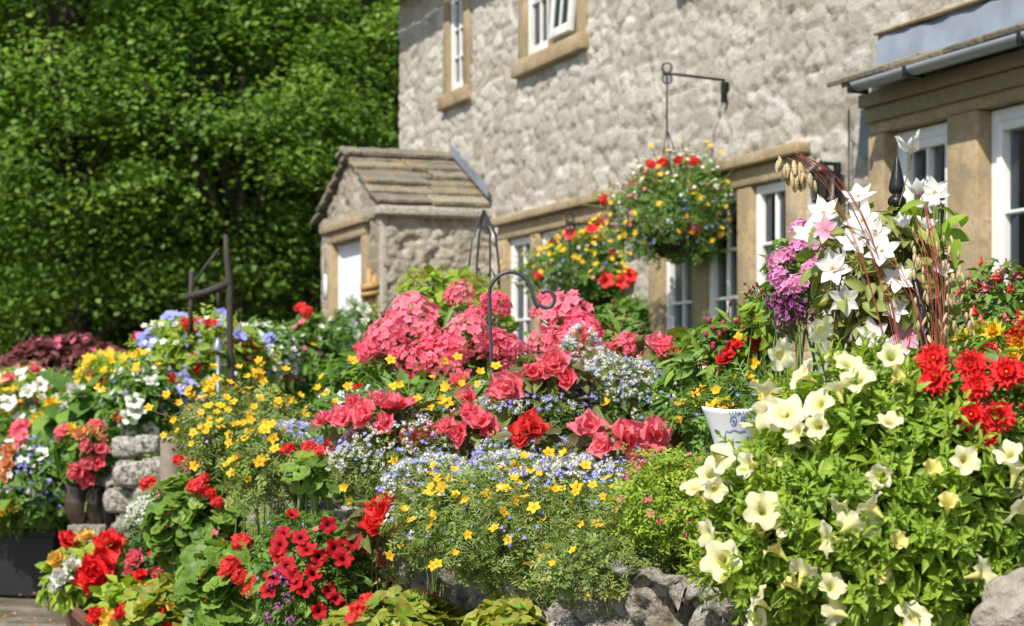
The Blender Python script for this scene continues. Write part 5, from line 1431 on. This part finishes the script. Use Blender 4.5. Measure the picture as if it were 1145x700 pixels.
# begonias
def beg(name, label, pxs, Y, rx, ry, cx, cy, kn='begcoral', seed=1, mat='bron', s=.05, extra=(), n=160, loose=None):
    bl = [dict(k=kn, px=pxs, s=s, cam=.55, face=(.35, .25, .3), jit=.35, infl=1.25, back=.1)]+list(extra)
    plant(name, label, 'flower plant', P(cx, cy, Y), (W(rx, Y), .10, W(ry, Y)), ['ovate', 'blob'], n, .05, mat, base=.58, nst=5, blooms=bl, seed=seed, group='begonias in the raised bed', stemmat='redstem')
q = lambda x, y, r, Y: (x, y, W(r, Y)*1.25)
beg('begonia', 'coral begonia with broad ruffled blooms in the middle of the bed', [q(657, 480, 21, 4.1), q(697, 492, 23, 4.1), q(731, 487, 21, 4.1), q(675, 498, 16, 4.1), q(715, 508, 16, 4.1)], 4.15, 52, 24, 697, 498, seed=1)
beg('begonia', 'single coral begonia bloom pair above the blue lobelia', [q(591, 482, 20, 4.2), q(583, 492, 12, 4.2)], 4.25, 20, 16, 592, 492, kn='begscar', seed=2, n=50)
beg('begonia', 'bronze leaved coral begonia just behind the plant hook', [q(621, 408, 20, 4.75), q(633, 424, 12, 4.75), q(570, 434, 20, 4.72), q(556, 440, 12, 4.72), q(596, 416, 12, 4.75)], 4.8, 58, 26, 607, 430, seed=3, n=260)
beg('begonia', 'row of pink begonia blooms left of the plant hook', [q(440, 457, 20, 4.55), q(409, 463, 17, 4.55), q(420, 447, 12, 4.55), q(384, 468, 15, 4.55), q(457, 487, 14, 4.55), q(480, 484, 13, 4.55), q(365, 472, 15, 4.55), q(430, 475, 13, 4.55), q(395, 450, 10, 4.55)], 4.6, 62, 24, 425, 472, kn='begcoral', seed=4)
beg('begonia', 'pale pink begonias under the middle phlox heads', [q(536, 472, 15, 4.5), q(514, 484, 14, 4.5), q(500, 478, 12, 4.5), q(548, 480, 12, 4.5), q(525, 462, 12, 4.5)], 4.55, 40, 18, 522, 480, seed=5, n=90)
beg('begonia', 'bright red begonia beside the pale petunias', [q(752, 528, 17, 3.9), q(738, 534, 15, 3.9), q(766, 526, 12, 3.9)], 3.95, 26, 14, 752, 536, kn='begred', seed=6, n=60)
beg('begonia', 'pink begonia bloom between blue lobelia and the red begonia', [q(718, 528, 15, 4.0), q(708, 534, 11, 4.0)], 4.05, 18, 12, 716, 534, seed=7, n=40)
beg('begonia', 'large red pink double begonia above the exposed rocks', [q(432, 577, 24, 4.3), q(418, 590, 16, 4.3), q(422, 568, 14, 4.3), q(445, 586, 14, 4.3)], 4.35, 30, 20, 428, 586, kn='begscar', seed=8, n=80)
beg('begonia', 'coral begonia at the right end of the phlox', [q(733, 384, 12, 5.2), q(742, 395, 8, 5.2)], 5.2, 22, 16, 735, 395, seed=9, n=60)

# phlox stand
ph = [(461, 357, 32), (434, 377, 25), (414, 394, 14), (466, 406, 25), (488, 404, 22), (514, 331, 19), (554, 343, 20), (523, 378, 30), (557, 389, 24), (503, 391, 20), (466, 440, 20), (511, 443, 18), (478, 372, 16), (420, 380, 16), (530, 355, 14), (575, 392, 15)]
ph2 = [(634, 357, 34), (651, 373, 25), (629, 388, 24), (700, 389, 20), (726, 406, 20), (683, 411, 17), (611, 334, 12), (622, 345, 20), (655, 395, 18), (668, 402, 14), (712, 396, 12), (733, 395, 12), (600, 350, 10)]
def phlox(label, pts, Y, cx, cy, rx, ry, seed):
    rq = random.Random(seed); pts = pts+[(x+rq.uniform(-1.1, 1.1)*r, y+rq.uniform(-.9, 1.2)*r, r*rq.uniform(.35, .6)) for x, y, r in pts for _ in range(2) if r > 14]
    plant('phlox', label, 'flower plant', P(cx, cy, Y), (W(rx, Y), .16, W(ry, Y)), ['lance'], 900, .075, 'phlox',
          blooms=[dict(k='phlox', px=[(x, y, W(r, Y)*1.0/.088) for x, y, r in pts], s=1, face=(.5, .5, .1), jit=.3, back=.06, st=.5),
                  dict(k='dkbud', n=70, s=.014, face=(.6, .5, 0), back=0, zmin=.0, sp=.15)], seed=seed, sr=.003, group='pink phlox in the raised bed', stemmat='brownstem')
phlox('wide group of pink phlox heads left of the plant hook', ph, 5.35, 495, 425, 90, 78, 1)
phlox('pink phlox heads under the curled tip of the plant hook', ph2, 5.45, 665, 415, 72, 62, 2)
plant('lime_shrub', 'loose yellow green leafy shrub between the porch wall and the phlox', 'shrub', P(500, 345, 6.6), (W(62, 6.6), .2, W(42, 6.6)), ['ovate', 'blob'], 420, .055, 'lime', seed=3, inner=.4,
      blooms=[dict(k='fluff', n=26, s=.03, zmin=.2)])

# loose golden flowers on long stems through the middle
plant('coreopsis', 'golden daisy flowers on thin stems rising before the pink begonias', 'flower plant', P(470, 462, 4.75), (W(90, 4.75), .10, W(48, 4.75)), ['feather'], 90, .04, 'feather',
      blooms=[dict(k='bidens', px=[(394, 403, .018), (437, 402, .016), (389, 432, .015), (440, 432, .016), (447, 430, .014), (499, 434, .019), (492, 448, .018), (500, 450, .018), (456, 448, .015), (497, 403, .016), (512, 399, .015), (555, 409, .018), (537, 416, .015), (492, 471, .016), (443, 471, .015), (415, 478, .016), (453, 477, .014), (516, 429, .013), (534, 429, .011), (483, 421, .010), (480, 455, .014), (467, 446, .013)], s=.015, cam=.7, sp=.2, st=.2)], seed=3, sr=.0012, inner=.2)
plant('filler_foliage', 'mid green leafy growth filling behind the begonias', 'foliage', P(560, 470, 5.1), (W(210, 5.1), .25, W(45, 5.1)), ['ovate', 'lance'], 1900, .06, 'green', seed=4, cut=-.3, blooms=[dict(k='bidens', n=30, s=.015, cam=.4), dict(k='lob', n=80, s=.011), dict(k='aly', n=60, s=.011), dict(k='begcoral', n=9, s=.038, cam=.5)])
plant('filler_foliage', 'dark green leafy growth under the right phlox and bidens', 'foliage', P(760, 455, 4.9), (W(75, 4.9), .2, W(52, 4.9)), ['ovate', 'lance', 'sprig'], 1300, .055, 'green', seed=5, cut=-.3, blooms=[dict(k='bidens', px=[(746, 486, .02), (765, 470, .014)], n=8, s=.014, cam=.5), dict(k='lob', n=110, s=.01), dict(k='aly', n=50, s=.010), dict(k='pinkf', n=30, s=.011), dict(k='begcoral', n=4, s=.03, cam=.5), dict(k='dkbud', n=30, s=.01)])
plant('red_flower', 'small red bloom on green leaves right of the porch trellis', 'flower plant', P(405, 445, 5.8), (W(46, 5.8), .15, W(46, 5.8)), ['sprig', 'ovate'], 900, .06, 'green', blooms=[dict(k='begscar', px=[(402, 435, .022)], s=.02), dict(k='bidens', px=[(365, 440, .018), (356, 434, .017), (360, 421, .015)], n=8, s=.016, cam=.5), dict(k='whitef', n=60, s=.013), dict(k='lob', n=90, s=.013), dict(k='gerpink', n=5, s=.7)], seed=6)

# left centre
gb = [(270+random.gauss(0, 46), 455+random.gauss(0, 26), .017*random.uniform(.8, 1.2)) for _ in range(62)]
plant('bidens_bush', 'airy golden flowered bush left of the pink begonias', 'flower plant', P(278, 492, 6.0), (W(74, 6.0), .22, W(50, 6.0)), ['feather', 'sprig'], 1900, .065, 'feather',
      blooms=[dict(k='bidens', px=gb, n=45, s=.0155, cam=.4, sp=.3, zmin=.0, st=.7), dict(k='lob', n=40, s=.012)], seed=2, inner=.3, sr=.0012, nst=50, stemmat='brownstem')
plant('bidens_bush', 'trail of golden flowers running down beside the blue lobelia', 'flower plant', P(300, 525, 5.2), (W(42, 5.2), .12, W(45, 5.2)), ['feather', 'sprig'], 800, .05, 'feather',
      blooms=[dict(k='bidens', n=48, s=.017, cam=.6, sp=.2, zmin=-.3)], seed=12, sr=.0011, inner=.3)
def ger(label, heads, Y, cx, cy, rx, ry, n=150, mat='ger', seed=1, ls=.030, extra=(), base=None, kn='ger', dz=.14):
    plant('geranium', label, 'flower plant', P(cx, cy, Y), (W(rx, Y), dz, W(ry, Y)), ['ger', 'ger2'], n, ls, mat, base=base,
          blooms=[dict(k=kn, px=[(x, y, W(r, Y)/.046) for x, y, r in heads if r > 2], s=1, face=(.5, .4, .2), jit=.2, back=.04, st=.55)]+list(extra), seed=seed, group='geraniums', sr=.0025, updir=.45, inner=.5)
ger('scarlet geranium heads above the white alyssum', [(377, 499, 18), (392, 505, 14), (362, 505, 13), (322, 503, 11), (345, 500, 11), (388, 492, 12)], 4.7, 360, 528, 42, 26, 90, seed=1)
ger('leafy geranium with small red heads in front of the wooden posts', [(212, 519, 14), (220, 545, 14), (166, 541, 13), (243, 562, 9), (200, 515, 9), (236, 552, 8), (228, 535, 9)], 5.9, 226, 590, 62, 62, 480, seed=2, ls=.030, base=.0, extra=[dict(k='ger', n=9, s=.5, back=.03), dict(k='dkbud', n=20, s=.012), dict(k='pinkf', n=14, s=.012)])
ger('scarlet geranium at the lower left of the raised bed', [(270, 607, 15), (258, 632, 14), (268, 645, 12), (288, 650, 15), (280, 660, 12), (300, 690, 15), (252, 640, 10)], 5.0, 262, 672, 62, 62, 420, seed=3, ls=.034, base=.0, extra=[dict(k='ger', n=8, s=.6, back=.03), dict(k='redbud', n=12, s=.010)])
ger('red headed geranium beside the lime leaves at the bottom', [(402, 683, 16), (412, 672, 14), (396, 694, 14), (440, 585+5, 1)], 4.1, 396, 725, 40, 40, 70, seed=4, ls=.036, base=.0, mat='gerlime')
ger('lime and bronze leaved geranium at the foot of the rock wall', [(330, 574, 1)], 4.05, 455, 712, 62, 50, 260, mat='gerlime', seed=5, ls=.026, base=.0, extra=[dict(k='redbud', n=6, s=.010)])
ger('low lime leaved geranium before the exposed rocks', [(551, 670, 1)], 3.8, 570, 705, 52, 34, 170, mat='gerlime', seed=6, ls=.024, base=.0, extra=[dict(k='yelf', px=[(553, 664, .008)], s=.008)])
ger('pale leaved geranium filling the bottom left corner of the bed', [(190, 700, 1)], 5.2, 195, 690, 60, 44, 180, mat='gerlime', seed=7, ls=.038, base=.0, extra=[dict(k='begred', n=5, s=.028, cam=.4), dict(k='beglemon', n=3, s=.024, cam=.4)])
dk = [(327, 574), (367, 587), (343, 613), (357, 623), (375, 613), (384, 624), (341, 658), (376, 669), (357, 683), (328, 643), (311, 609), (305, 645), (438, 653), (336, 600), (316, 596), (312, 620), (320, 632), (330, 650), (368, 660), (300, 660), (408, 610), (395, 605), (420, 615), (350, 640)]
plant('petunia_plant', 'trailing petunia with velvet dark red flowers at the lower left centre', 'flower plant', P(352, 655, 4.55), (W(66, 4.55), .14, W(82, 4.55)), ['sprig', 'ovate'], 2400, .034, 'green', base=.0,
      blooms=[dict(k='dkpet', px=[(x, y, .019*random.uniform(.85, 1.15)) for x, y in dk], n=4, s=.018, cam=.75, face=(.3, .15, .2), jit=.3, back=.9), dict(k='purple', px=[(305, 655), (318, 650), (322, 668), (312, 680), (300, 690), (310, 640), (325, 695)], s=.55, back=.02), dict(k='pinkf', n=16, s=.008), dict(k='lob', n=24, s=.008)], seed=3, inner=.45, sr=.0014)
plant('alyssum', 'white alyssum cushion spilling by the red geranium and loose stones', 'flower plant', P(172, 582, 6.4), (W(30, 6.4), .1, W(28, 6.4)), ['feather', 'sprig'], 500, .04, 'green', base=.0,
      blooms=[dict(k='aly', n=170, s=.014, md=1.0, cam=.2, zmin=-.2), dict(k='dkpet', px=[(178, 575, .018), (195, 600, .03), (170, 598, .02)], n=3, s=.02, cam=.6), dict(k='lob', n=30, s=.012)], seed=3)
plant('petunia_plant', 'dark leaved petunia with a few deep red flowers under the white alyssum', 'flower plant', P(195, 615, 6.2), (W(48, 6.2), .14, W(38, 6.2)), ['sprig', 'ovate'], 1000, .05, 'dark', base=.0, blooms=[dict(k='dkpet', n=14, s=.026, cam=.6), dict(k='begcoral', px=[(152, 625, .04), (178, 640, .035), (145, 640, .03)], s=.03)], seed=4)
plant('begonia_box_plants', 'red, yellow and white double begonias in the wooden box', 'flower plant', P(100, 645, 7.0), (W(50, 7.0), .16, W(34, 7.0)), ['ovate', 'blob'], 620, .065, 'lime', base=.16,
      blooms=[dict(k='begred', px=[q(105, 641, 20, 6.9), q(122, 611, 18, 6.9), q(75, 606, 13, 6.9), q(115, 628, 16, 6.9), q(135, 608, 11, 6.9)], s=.05, cam=.7), dict(k='beglemon', px=[q(96, 603, 12, 6.9), q(64, 625, 11, 6.9), q(140, 660, 8, 6.9)], s=.03, cam=.6), dict(k='begwhite', px=[q(68, 646, 12, 6.9), q(82, 632, 11, 6.9), q(63, 655, 8, 6.9)], s=.03, cam=.6)], seed=2)
plant('begonia_box_plants', 'red and yellow begonias at the bottom left corner', 'flower plant', P(160, 690, 6.0), (W(52, 6.0), .16, W(40, 6.0)), ['ovate', 'blob'], 520, .06, 'lime', base=.08,
      blooms=[dict(k='begred', px=[q(168, 683, 16, 5.9), q(110, 690, 12, 5.9), q(185, 675, 11, 5.9), q(158, 645, 10, 5.9), q(170, 662, 10, 5.9)], s=.04, cam=.7), dict(k='beglemon', px=[q(163, 664, 12, 5.9), q(126, 694, 14, 5.9), q(150, 700, 11, 5.9)], s=.03, cam=.6)], seed=4)

# far left beds
plant('trough_flowers', 'blue lobelia, white daisies and marigolds overflowing the dark trough', 'flower plant', P(36, 545, 9.2), (W(62, 9.2), .30, W(56, 9.2)), ['sprig', 'feather', 'blob'], 2200, .085, 'green', base=.30,
      blooms=[dict(k='lob', n=320, s=.017, md=.6, reg=(.3, -.3, 1, .1), cam=.3), dict(k='whitef', n=110, s=.020, md=.8, reg=(-.7, -.7, .2, .2), cam=.3), dict(k='yelf', px=[(15, 566, .045), (0, 572, .035)], s=.04, cam=.6), dict(k='begorange', px=[(10, 505, .05), (8, 520, .045), (5, 535, .04)], s=.04, cam=.6), dict(k='pinkf', n=10, s=.02)], seed=2)
plant('geranium', 'coral begonias and geraniums spilling over the glazed jugs', 'flower plant', P(98, 505, 8.7), (W(34, 8.7), .16, W(32, 8.7)), ['ger', 'ovate'], 260, .05, 'green', base=.45,
      blooms=[dict(k='begcoral', px=[q(85, 525, 11, 8.5), q(97, 533, 12, 8.5), q(108, 518, 10, 8.5), q(98, 518, 9, 8.5), q(112, 502, 10, 8.5), q(98, 500, 9, 8.5)], s=.04, cam=.7), dict(k='begorange', px=[q(90, 486, 9, 8.5), q(103, 483, 9, 8.5), q(112, 490, 8, 8.5)], s=.04, cam=.6), dict(k='gerpink', px=[(71, 484), (25, 490), (108, 478)], s=1.2), dict(k='yelf', px=[(80, 481, .04), (108, 487, .02)], s=.04, cam=.5)], seed=8, group='geraniums')
plant('geranium', 'coral geranium heads at the far left behind the trough', 'flower plant', P(20, 498, 9.8), (W(42, 9.8), .2, W(30, 9.8)), ['ger', 'ovate'], 300, .05, 'green', base=.4, blooms=[dict(k='gerpink', px=[(25, 490), (15, 497), (32, 483), (10, 515), (22, 480)], s=1.5, back=.06), dict(k='begorange', px=[q(10, 508, 8, 9.6)], s=.04)], seed=9, group='geraniums')
plant('mixed_mound', 'tall mixed flower mound under the dark iron post', 'flower plant', P(228, 425, 9.3), (W(76, 9.3), .34, W(66, 9.3)), ['sprig', 'feather', 'ovate'], 3600, .085, 'lime',
      blooms=[dict(k='lob', n=170, s=.022, md=.8, cam=.3), dict(k='whitef', n=150, s=.020, md=.8, cam=.3), dict(k='ger', px=[(208, 362), (218, 363), (228, 362), (238, 364)], s=.95, back=.05), dict(k='bluepet', px=[(190, 352, .04), (206, 355, .04), (247, 352, .04), (165, 378, .045), (268, 374, .04), (216, 448, .05), (228, 452, .055), (205, 462, .055), (185, 440, .05), (176, 442, .04), (201, 427, .05)], s=.04, cam=.4, back=.8),
              dict(k='yelf', px=[(232, 431, .042), (195, 452, .04), (289, 419, .042), (186, 440, .032), (258, 455, .04)], n=6, s=.03, cam=.5), dict(k='begred', px=[(192, 422, .035), (215, 400, .03)], n=4, s=.03, cam=.5), dict(k='dkpet', n=10, s=.035), dict(k='begscar', px=[(218, 478, .05), (230, 476, .045)], s=.04)], seed=4, inner=.35, lumps=50)
plant('white_mound', 'white flowered clump left of the tall mound above the stones', 'flower plant', P(160, 448, 9.0), (W(42, 9.0), .25, W(42, 9.0)), ['sprig', 'ovate'], 1300, .075, 'green',
      blooms=[dict(k='whitepet', px=[(145, 465, .045), (152, 458, .04), (142, 478, .045), (168, 482, .035), (150, 448, .035)], n=6, s=.035, cam=.5, back=.7), dict(k='whitef', n=90, s=.018), dict(k='bidfar', n=22, s=.026, sp=.3, zmin=.2), dict(k='lob', n=30, s=.02), dict(k='dkpet', n=6, s=.035)], seed=5)
plant('gold_shrub', 'orange and gold leaved flowers behind the white rose bloom', 'flower plant', P(130, 420, 10.5), (W(36, 10.5), .2, W(22, 10.5)), ['sprig'], 500, .08, 'lime',
      blooms=[dict(k='bidfar', n=60, s=.035, sp=.3, cam=.4), dict(k='begorange', px=[(105, 427, .05), (142, 425, .05), (100, 418, .04)], s=.04)], seed=6)
plant('broad_leaf_plant', 'clump of broad pointed leaves with a large white bloom at the left', 'flower plant', P(100, 462, 9.7), (W(54, 9.7), .25, W(26, 9.7)), ['big'], 130, .17, 'green',
      blooms=[dict(k='begwhite', px=[(85, 439, .062), (122, 437, .035), (70, 455, .035)], s=.06, cam=.6), dict(k='yelf', px=[(58, 453, .055), (47, 465, .04), (40, 470, .035)], s=.05, cam=.6)], seed=7)
plant('daisy_clump', 'pale yellow and white flowered clump at the far left', 'flower plant', P(32, 452, 10.8), (W(50, 10.8), .3, W(36, 10.8)), ['sprig', 'feather'], 1300, .085, 'lime',
      blooms=[dict(k='whitef', n=120, s=.03, cam=.3), dict(k='bidfar', n=50, s=.035, cam=.3), dict(k='whitepet', px=[(30, 437, .05), (45, 430, .04), (18, 465, .05), (10, 450, .04)], s=.04, cam=.5, back=.7), dict(k='pinkf', n=40, s=.025), dict(k='begcoral', px=[(38, 415, .05), (10, 425, .05)], s=.05)], seed=8)
plant('burgundy_shrub', 'dark burgundy leaved shrub in shade under the left trees', 'shrub', P(70, 405, 14.5), (W(60, 14.5), .45, W(26, 14.5)), ['ovate'], 1500, .11, 'burg', seed=9, blooms=[dict(k='pinkf', n=40, s=.03)], base=.5)
plant('burgundy_shrub', 'pinkish burgundy shrub at the extreme left edge', 'shrub', P(-5, 425, 13.0), (W(42, 13.0), .4, W(24, 13.0)), ['ovate'], 900, .10, 'burg', seed=10, blooms=[dict(k='pinkf', n=60, s=.03)], base=.5)
plant('white_shrub', 'white flowered bush right of the dark iron post', 'shrub', P(292, 405, 10.2), (W(36, 10.2), .25, W(42, 10.2)), ['sprig', 'ovate'], 1300, .08, 'green', blooms=[dict(k='whitef', n=200, s=.024, md=.6, cam=.3), dict(k='lob', n=70, s=.022), dict(k='orange' if 0 else 'begorange', px=[(322, 422, .05), (310, 421, .035), (333, 424, .03)], s=.04), dict(k='bluepet', px=[(297, 378, .04), (303, 382, .035)], s=.035)], seed=11)
plant('green_shrub', 'rounded green shrub with a red geranium head left of the porch', 'shrub', P(345, 400, 10.8), (W(34, 10.8), .25, W(52, 10.8)), ['sprig', 'ovate'], 1800, .075, 'green', blooms=[dict(k='ger', px=[(337, 345), (342, 349)], s=1.1, back=.05), dict(k='whitef', n=30, s=.02), dict(k='pinkf', n=16, s=.024), dict(k='bidens', px=[(353, 436, .035), (359, 433, .03)], n=3, s=.03, cam=.6)], seed=12)
plant('door_climber', 'green climber with white blooms in front of the porch door', 'climber', P(396, 385, 12.4), (W(26, 12.4), .2, W(46, 12.4)), ['sprig'], 1200, .085, 'green', blooms=[dict(k='whitepet', px=[(407, 345, .05), (412, 420, .05), (424, 433, .05), (398, 412, .05), (392, 398, .05), (384, 400, .04)], s=.05, cam=.5, back=.7), dict(k='whitef', n=24, s=.035), dict(k='lob', n=20, s=.028)], seed=13)
plant('wall_climber', 'dark green climber on the wall between the two lower windows', 'climber', P(702, 372, 13.3), (W(34, 13.3), .14, W(36, 13.3)), ['sprig', 'ovate'], 900, .11, 'green', seed=14)
plant('house_border', 'strip of green leaves along the foot of the cottage wall', 'shrub', P(800, 440, 11.6), (W(150, 11.6), .7, W(38, 11.6)), ['ovate', 'sprig'], 2600, .12, 'green', seed=15, cut=-.2)
plant('leafy_border', 'leafy low border in front of the porch and its wall', 'shrub', P(500, 440, 12.0), (W(120, 12.0), .9, W(30, 12.0)), ['ovate', 'sprig'], 2200, .12, 'green', seed=16, cut=-.2)
plant('leafy_border', 'dark leafy border behind the left mounds', 'shrub', P(170, 445, 12.0), (W(190, 12.0), .6, W(26, 12.0)), ['ovate', 'sprig'], 2600, .12, 'dark', seed=17, cut=-.2)
plant('leafy_border', 'green leaves behind the fuchsia under the bay', 'shrub', P(1090, 430, 7.5), (W(100, 7.5), .5, W(60, 7.5)), ['ovate', 'sprig'], 1800, .09, 'green', seed=18, cut=-.2)
# moss on the rocks by the petunias
plant('rock_moss', 'rusty brown moss cushion on the rock below the cream petunias', 'moss', P(803, 682, 3.42), (W(24, 3.4), .03, W(24, 3.4)), ['feather'], 1400, .014, 'bron', base=.5, seed=2, nst=2)

# ground cover over the bed between the plants
rs = np.random.RandomState(77); N = 30000
y = rs.uniform(2.3, 13.5, N); wx = np.array([wall_x(v) for v in y]); hx = 5.95-.376*y-.15
x = wx+.10+(hx-wx-.10)*rs.rand(N); z = .64+rs.rand(N)*.10
pos = np.stack([x, y, z], 1); a = Acc()
R = frames(norm(np.array([0, 0, 1.])+rs.normal(size=(N, 3))*.5), rs)
a.inst(LT['ovate'], R, pos, rs.uniform(.03, .075, N), rs.rand(N))
o = a.obj('ground_cover', L['green']); tag(o, 'low green leaves covering the soil between the flowers', 'ground cover', kind='stuff')
# ferns and weeds tucked into the rock face
rs = np.random.RandomState(78); N = 2600; s_ = rs.uniform(3.35, 7.5, N)
x = np.interp(s_, cum, pts[:, 0]); y = np.interp(s_, cum, pts[:, 1]); hz = .64-np.abs(rs.normal(size=N))*.10*(.4+vnoise(s_*6, s_*0))
keep = (vnoise(s_*5, s_*0+3) > .35)
pos = np.stack([x-.07, y-.05, hz], 1)[keep]
a = Acc(); a.inst(LT['sprig'], frames(norm(np.array([-.6, -.6, .5])+rs.normal(size=(len(pos), 3))*.5), rs), pos, rs.uniform(.015, .035, len(pos)), rs.rand(len(pos)))
o = a.obj('wall_weeds', L['feather']); tag(o, 'small green weeds hanging from the top of the rock wall', 'weeds', kind='stuff')
# litter of petals and leaves on the path
rs = np.random.RandomState(79); N = 500
pos = np.stack([rs.uniform(-4, -1.2, N), rs.uniform(6.3, 10.5, N), np.full(N, .03)], 1); a = Acc()
a.inst(LT['blob'], frames(norm(np.array([0, 0, 1.])+rs.normal(size=(N, 3))*.15), rs), pos, rs.uniform(.01, .035, N), rs.rand(N))
o = a.obj('leaf_litter', PM['orange']); tag(o, 'fallen petals scattered over the brown path', 'leaf litter', kind='stuff')
print('objects', len(bpy.data.objects), 'faces', sum(len(m.polygons) for m in bpy.data.meshes))
